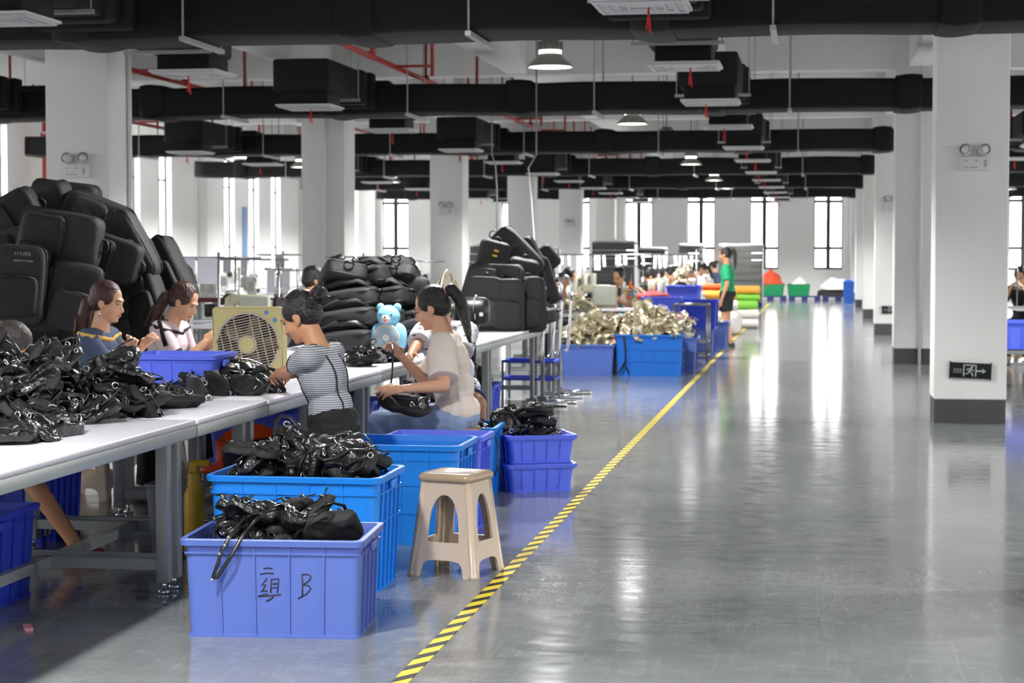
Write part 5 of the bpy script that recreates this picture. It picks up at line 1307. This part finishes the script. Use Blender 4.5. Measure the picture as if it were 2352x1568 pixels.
for px, w, h in ((1330, 11, 42), (1345, 6, 36), (1372, 15, 34), (1388, 7, 26), (1292, 6, 22), (1308, 8, 24), (1420, 13, 22), (1436, 9, 22), (1478, 6, 24), (1505, 8, 30), (1516, 8, 30), (1527, 9, 28), (1552, 8, 24), (1562, 6, 24), (1574, 10, 26), (1588, 8, 26)):
    q = aY(px, 588, 27.8); k = 28/4346; MB().box(q.x, -.015, 1.41-h*k/2, w*k, .004, h*k, rot=(.03, random.uniform(-.1, .1), 0)).build('paper_sheet', M_paper, t)
# crates around the sewing row
crate('violet-blue crate on a trolley shelf, in front of the maroon cloth', .5, .4, .2, M_crate4, (-2.05, 25.2, .66), 0, 3, 3, .04, name='plastic_crate')
crate('violet-blue crate of champagne bags behind the one on the trolley shelf', .48, .4, .24, M_crate4, (-1.93, 27.6, .74), 0, 3, 3, .04)
crate('deep blue crate under the tabletop at the end of the sewing row', .5, .6, .38, M_crateD, (-1.62, 26.3, .42), 0, 3, 3, .05)
crate('periwinkle crate standing behind the steel trolley frame', .42, .6, .42, M_crateB, (-1.62, 26.35, 0), 0, 3, 3, .05)
crate('periwinkle crate on the floor at the feet of the person in green', .34, .5, .42, M_crateB, (-1.5, 28.6, 0), 0, 3, 3, .05)
crate('blue crate beneath the shelf crate at the sewing row', .5, .5, .36, M_crateD, (-2.2, 25.2, 0), 0, 3, 3, .05)
random.seed(31)
drop(GOLD, 9, inbox(-1.93, 27.6, .46, .38), .93, 'champagne bag piled in the violet-blue crate by the yellow top', 'champagne bags by the yellow top', tilt=.8)
drop(GOLD, 4, inbox(-1.5, 28.6, .34, .5), .4, 'champagne bag in the crate at the feet of the person in green', 'champagne bags at the feet of the person in green', tilt=.8)
drop(GOLD, 8, lambda: (random.uniform(-3.25, -2.75), random.uniform(22.9, 23.3)), .78, 'champagne bag piled on the table behind the slate blue crate', 'champagne bags on the table behind the crates', tilt=.8)
place(GOLD, tuple(gp(1672, 786, .04)), (.2, .1, .4), 'single champagne bag dropped on the floor by the yellow tape', 'champagne bag on the floor')
m = MB(); m.superbox((0, 0, 0), (.3, .14, .07), .7, 18, wob=.05, seed=3, freq=6); o = m.build('maroon_cloth', M_maroon); o.location = (-2.38, 27.05, .815); tag(o, 'crumpled maroon cloth between the lilac top and the violet-blue crates', 'cloth')
t = thing('steel_trolley', 'grey tubular steel trolley frame at the end of the sewing row', 'trolley', (-1.62, 24.7, 0))
for a in (-1, 1):
    for b_ in (-1, 1): MB().cyl((a*.21, b_*.28, .03), (a*.21, b_*.28, .78), .014, n=8).build('upright', M_steel, t)
for z in (.78, .3, .12):
    r = MB(); 
    for a in (-1, 1): r.cyl((a*.21, -.28, z), (a*.21, .28, z), .012, n=8); r.cyl((-.21, a*.28, z), (.21, a*.28, z), .012, n=8)
    r.build('rail', M_steel, t)
p = MB(); p.cyl((-.07, -.28, .78), (-.07, -.28, .3), .01, n=6); p.build('bar', M_steel, t)
t = thing('shelf_trolley', 'grey shelf trolley carrying the violet-blue crate', 'trolley', (-2.08, 25.2, 0))
MB().box(0, 0, .645, .62, .5, .03).build('shelf', M_steel, t)
for a in (-1, 1):
    for b_ in (-1, 1): MB().cyl((a*.28, b_*.22, 0), (a*.28, b_*.22, .63), .014, n=8).build('upright', M_steel, t)
t = thing('grey_table', 'grey tabletop under the machines behind the champagne bags', 'table', (-2.55, 23.1, 0))
MB().box(0, 0, .68, 1.5, .28, .035, bev=.004).build('table_top', M_edge, t)
for s in (-1, 1): MB().box(s*.68, 0, .33, .05, .05, .66).build('leg', M_leg, t)
# fabric rolls
def roll(label, px, py, Y, L, r, m, rz, group='fabric rolls at the end of the sewing row'):
    p = aY(px, py, Y); t = thing('fabric_roll', label, 'fabric roll', p, rz, group)
    MB().lathe([(0, -L/2), (r*.98, -L/2), (r, -L/2+.02), (r*1.02, 0), (r, L/2-.02), (r*.98, L/2), (0, L/2)], (0, 0, 0), 18, Matrix.Rotation(PI/2, 3, 'Y')).build('roll', m, t)
    MB().cyl((L/2-.01, 0, 0), (L/2+.015, 0, 0), r*.35, n=12).build('core', M_fan, t)
for lab, X, Y, Z, L_, R_, m, rz in (
    ('orange-red fabric roll lying on top beside the person in green', -1.84, 33.65, .84, .75, .06, M_orfab, .1),
    ('amber fabric roll under the orange-red one', -1.8, 33.55, .7, .75, .08, M_amber, .1),
    ('white fabric roll low in the pile beside the person in green', -1.8, 33.5, .52, .8, .1, M_cloth, .2),
    ('amber fabric roll behind the person in green', -1.36, 36.8, .73, .5, .08, M_amber, -.1),
    ('upper lime fabric roll behind the person in green', -1.36, 36.8, .59, .5, .06, M_lime, .05),
    ('lower lime fabric roll end behind the person in green', -1.36, 36.7, .44, .4, .09, M_lime, .3),
    ('upper white fabric roll behind the person in green', -1.36, 36.7, .27, .45, .09, M_cloth, .2),
    ('white fabric roll on the floor behind the person in green', -1.36, 36.7, .09, .45, .09, M_cloth, .0)):
    t = thing('fabric_roll', lab, 'fabric roll', (X, Y, Z), rz, 'fabric rolls at the end of the sewing row')
    MB().lathe([(0, -L_/2), (R_*.98, -L_/2), (R_, -L_/2+.02), (R_*1.02, 0), (R_, L_/2-.02), (R_*.98, L_/2), (0, L_/2)], (0, 0, 0), 18, Matrix.Rotation(PI/2, 3, 'Y')).build('roll', m, t)
    MB().cyl((L_/2-.01, 0, 0), (L_/2+.015, 0, 0), R_*.35, n=12).build('core', M_fan, t)
o = MB().superbox((0, 0, 0), (.48, .5, .23), .5, 18, wob=.05, seed=2, freq=4).build('fabric_pile', M_cloth); o.location = (-1.82, 33.8, .21); tag(o, 'pale pile of folded fabric under the rolls beside the person in green', 'fabric pile')
o = MB().superbox((0, 0, 0), (.4, .4, .36), .5, 18, wob=.05, seed=6, freq=4).build('fabric_pile', M_amber); o.location = (-1.95, 34.9, .35); tag(o, 'amber pile of fabric behind the orange-red roll', 'fabric pile')
# wrapped panel stacks
def stack(label, px0, px1, py0, py1, Y, layers=3):
    a, b_ = aY(px0, py0, Y), aY(px1, py1, Y); w, z0, z1 = b_.x-a.x, 0.0, a.z
    t = thing('panel_stack', label, 'stack', ((a.x+b_.x)/2, Y+.4, 0), 0, 'wrapped grey panel stacks near the window wall')
    n = 8
    for k in range(n): MB().box(random.uniform(-.02, .02), 0, .12+(z1-.15)*(k+.5)/n, w, .8, (z1-.15)/n-.012, bev=.008).build('panel', M_tarp, t)
    MB().superbox((0, 0, z1-.01), (w/2+.03, .43, .035), .35, 20, wob=.02, seed=px0, freq=5).build('plastic_cover', M_wrap, t)
    s = MB(); s.box(w/2+.01, 0, z1*.55, .012, .7, z1*.8); s.build('plastic_edge', M_wrap, t)
    MB().box(0, 0, .06, w, .78, .1).build('pallet', M_pallet, t)
stack('wrapped grey panel stack above the head of the person in the patterned top', 1360, 1456, 553, 600, 46)
stack('low wrapped grey panel stack beside the middle far window', 1470, 1526, 570, 600, 47.5)
stack('wrapped grey panel stack under the second far window', 1560, 1613, 562, 610, 48.5)
stack('wide wrapped grey panel stack behind the person in green', 1652, 1750, 562, 690, 50.5)
stack('wrapped grey stack seen past the third pillar', 1078, 1120, 562, 600, 44)
# containers against the far wall
def pallet(x, y, lab):
    t = thing('pallet', lab, 'pallet', (x, y, 0), 0, 'navy pallets along the far wall')
    MB().box(0, 0, .13, .95, .8, .04).build('deck', M_pallet, t)
    for a in (-1, 0, 1): MB().box(a*.38, 0, .055, .18, .78, .11).build('runner', M_pallet, t)
pallet(-1.42, 57.7, 'navy pallet under the green container of rust-orange fabric'); pallet(-.62, 57.7, 'navy pallet under the green container of white fabric') if False else pallet(-.4, 57.7, 'navy pallet under the green container of white fabric')
pallet(.6, 57.9, 'navy pallet under the dark sacks and white plastic')
def tub(label, x, y, w): 
    b = MB(); b.loft([rrect(w/2-.03, .3, .04, .15), rrect(w/2, .34, .04, .5), rrect(w/2+.02, .36, .04, .51), rrect(w/2-.02, .32, .04, .51), rrect(w/2-.05, .28, .04, .17)]); o = b.build('green_container', M_greenbox); o.location = (x, y, 0); tag(o, label, 'container', 'green containers at the far wall')
tub('green container heaped with rust-orange fabric at the far wall', -1.42, 57.8, .8); tub('green container holding a small white heap at the far wall', -.58, 57.8, .68)
def heap(name, label, x, y, z, hx, hy, hz, m, cone=True, seed=1):
    b = MB(); b.superbox((0, 0, 0), (1, 1, 1), .9, 26, wob=0)
    for v in b.bm.verts:
        c = v.co; k = max(0, c.z); s = 1-.75*k if cone else 1
        n = noise.noise(Vector((c.x*2.3, c.y*2.3, c.z*2.3+seed)))*.25
        v.co = Vector((c.x*hx*s*(1+n), c.y*hy*s*(1+n), max(0, c.z)*hz*(1+n*.5)))
    o = b.build(name, m); o.location = (x, y, z); tag(o, label, 'heap')
heap('fabric_heap', 'rust-orange heap of fabric rising from the green container', -1.42, 57.8, .45, .46, .34, .5, M_rust)
heap('fabric_heap', 'small white heap rising from the green container', -.55, 57.8, .47, .25, .2, .26, M_cloth, seed=4)
heap('plastic_heap', 'crumpled white plastic heaped on dark sacks at the far wall', .5, 57.8, .34, .42, .3, .34, M_wrap, False, 7)
heap('dark_sacks', 'dark sacks under the white plastic at the far wall', .45, 57.9, .15, .5, .38, .28, M_fab, False, 3)
heap('blue_cloth_heap', 'dark blue cloth heap on the floor before the wide panel stack', -1.9, 49.5, .0, .4, .3, .6, M_navy, True, 5)
m = MB(); m.loft([rrect(.13, .16, .02, 0), rrect(.16, .2, .03, .6), rrect(.17, .21, .03, .6), rrect(.17, .21, .03, .62), rrect(.15, .19, .03, .62), rrect(.12, .15, .02, .03)]); m.superbox((0, 0, .62), (.14, .17, .05), .7, 12, wob=.03)
m.bm.faces.ensure_lookup_table(); o = m.build('wheeled_bin', M_bin); o.location = (.86, 55.0, 0); tag(o, 'blue bin standing by the last pillars at the end of the aisle', 'bin')
# plant
p = aD(420, 645, 24); t = thing('potted_plant', 'small green potted plant by the side windows, above the pale pink top', 'plant', (p.x, p.y, 0))
MB().cyl((0, 0, 0), (0, 0, p.z-.1), .1, .15, n=14).build('planter', M_cloth, t)
m = MB(); r = random.Random(2)
for k in range(70):
    a, e = r.uniform(0, 6.28), r.uniform(.1, 1.4); d = Vector((math.cos(a)*math.cos(e), math.sin(a)*math.cos(e), math.sin(e))); c = Vector((0, 0, p.z-.08))+d*r.uniform(.05, .2)
    m.superbox(c, (.045, .02, .004), .8, 8, (r.uniform(0, 3), r.uniform(0, 3), a))
m.build('foliage', M_leaf, t)
# hanging air hoses
for pts, lab in (([aD(1232, 355, 22), aD(1214, 385, 21), aD(1221, 460, 20), aD(1228, 560, 19.5), aD(1230, 610, 19.3)], 'thin white hose hanging from the ceiling over the far bag heap'),
                 ([aD(1130, 355, 26), aD(1138, 380, 25.5), aD(1142, 440, 25.5), aD(1140, 560, 25.5)], 'thin white hose hanging just right of the third pillar')):
    pts = [aD(1232 if 'far bag' in lab else 1130, 250, 22 if 'far bag' in lab else 26)]+pts; pts[0].z = ZC
    tag(MB().tube(pts, .009, 6).build('air_hose', M_galv), lab, 'hose')
# seen past the big pillar on the far side of the aisle
crate('violet-blue crate on the low stand beyond the big pillar', .6, .5, .3, M_crate4, (2.15, 21.0, .42), 0, 3, 3, .05)
t = thing('low_stand', 'low dark stand under the violet-blue crate beyond the big pillar', 'stand', (2.15, 21.0, 0))
MB().box(0, 0, .39, .8, .6, .04).build('top', M_steel, t)
for a in (-1, 1):
    for b_ in (-1, 1): MB().box(a*.36, b_*.26, .185, .04, .04, .37).build('leg', M_blk, t)
dup(MP, (2.7, 24.6, 0), (0, 0, PI/2), 'sewing machine glimpsed beyond the big pillar', 'sewing machines beyond the big pillar')
far('person in black at a machine beyond the big pillar', 2345, 622, 25.5, (-.3, -1), M_blackcloth, 'bun', .2, .4)
for p in PATENT+GOLD+PK:
    for c in list(p.children): bpy.data.objects.remove(c)
    bpy.data.objects.remove(p)
bpy.data.scenes.remove(TMP)
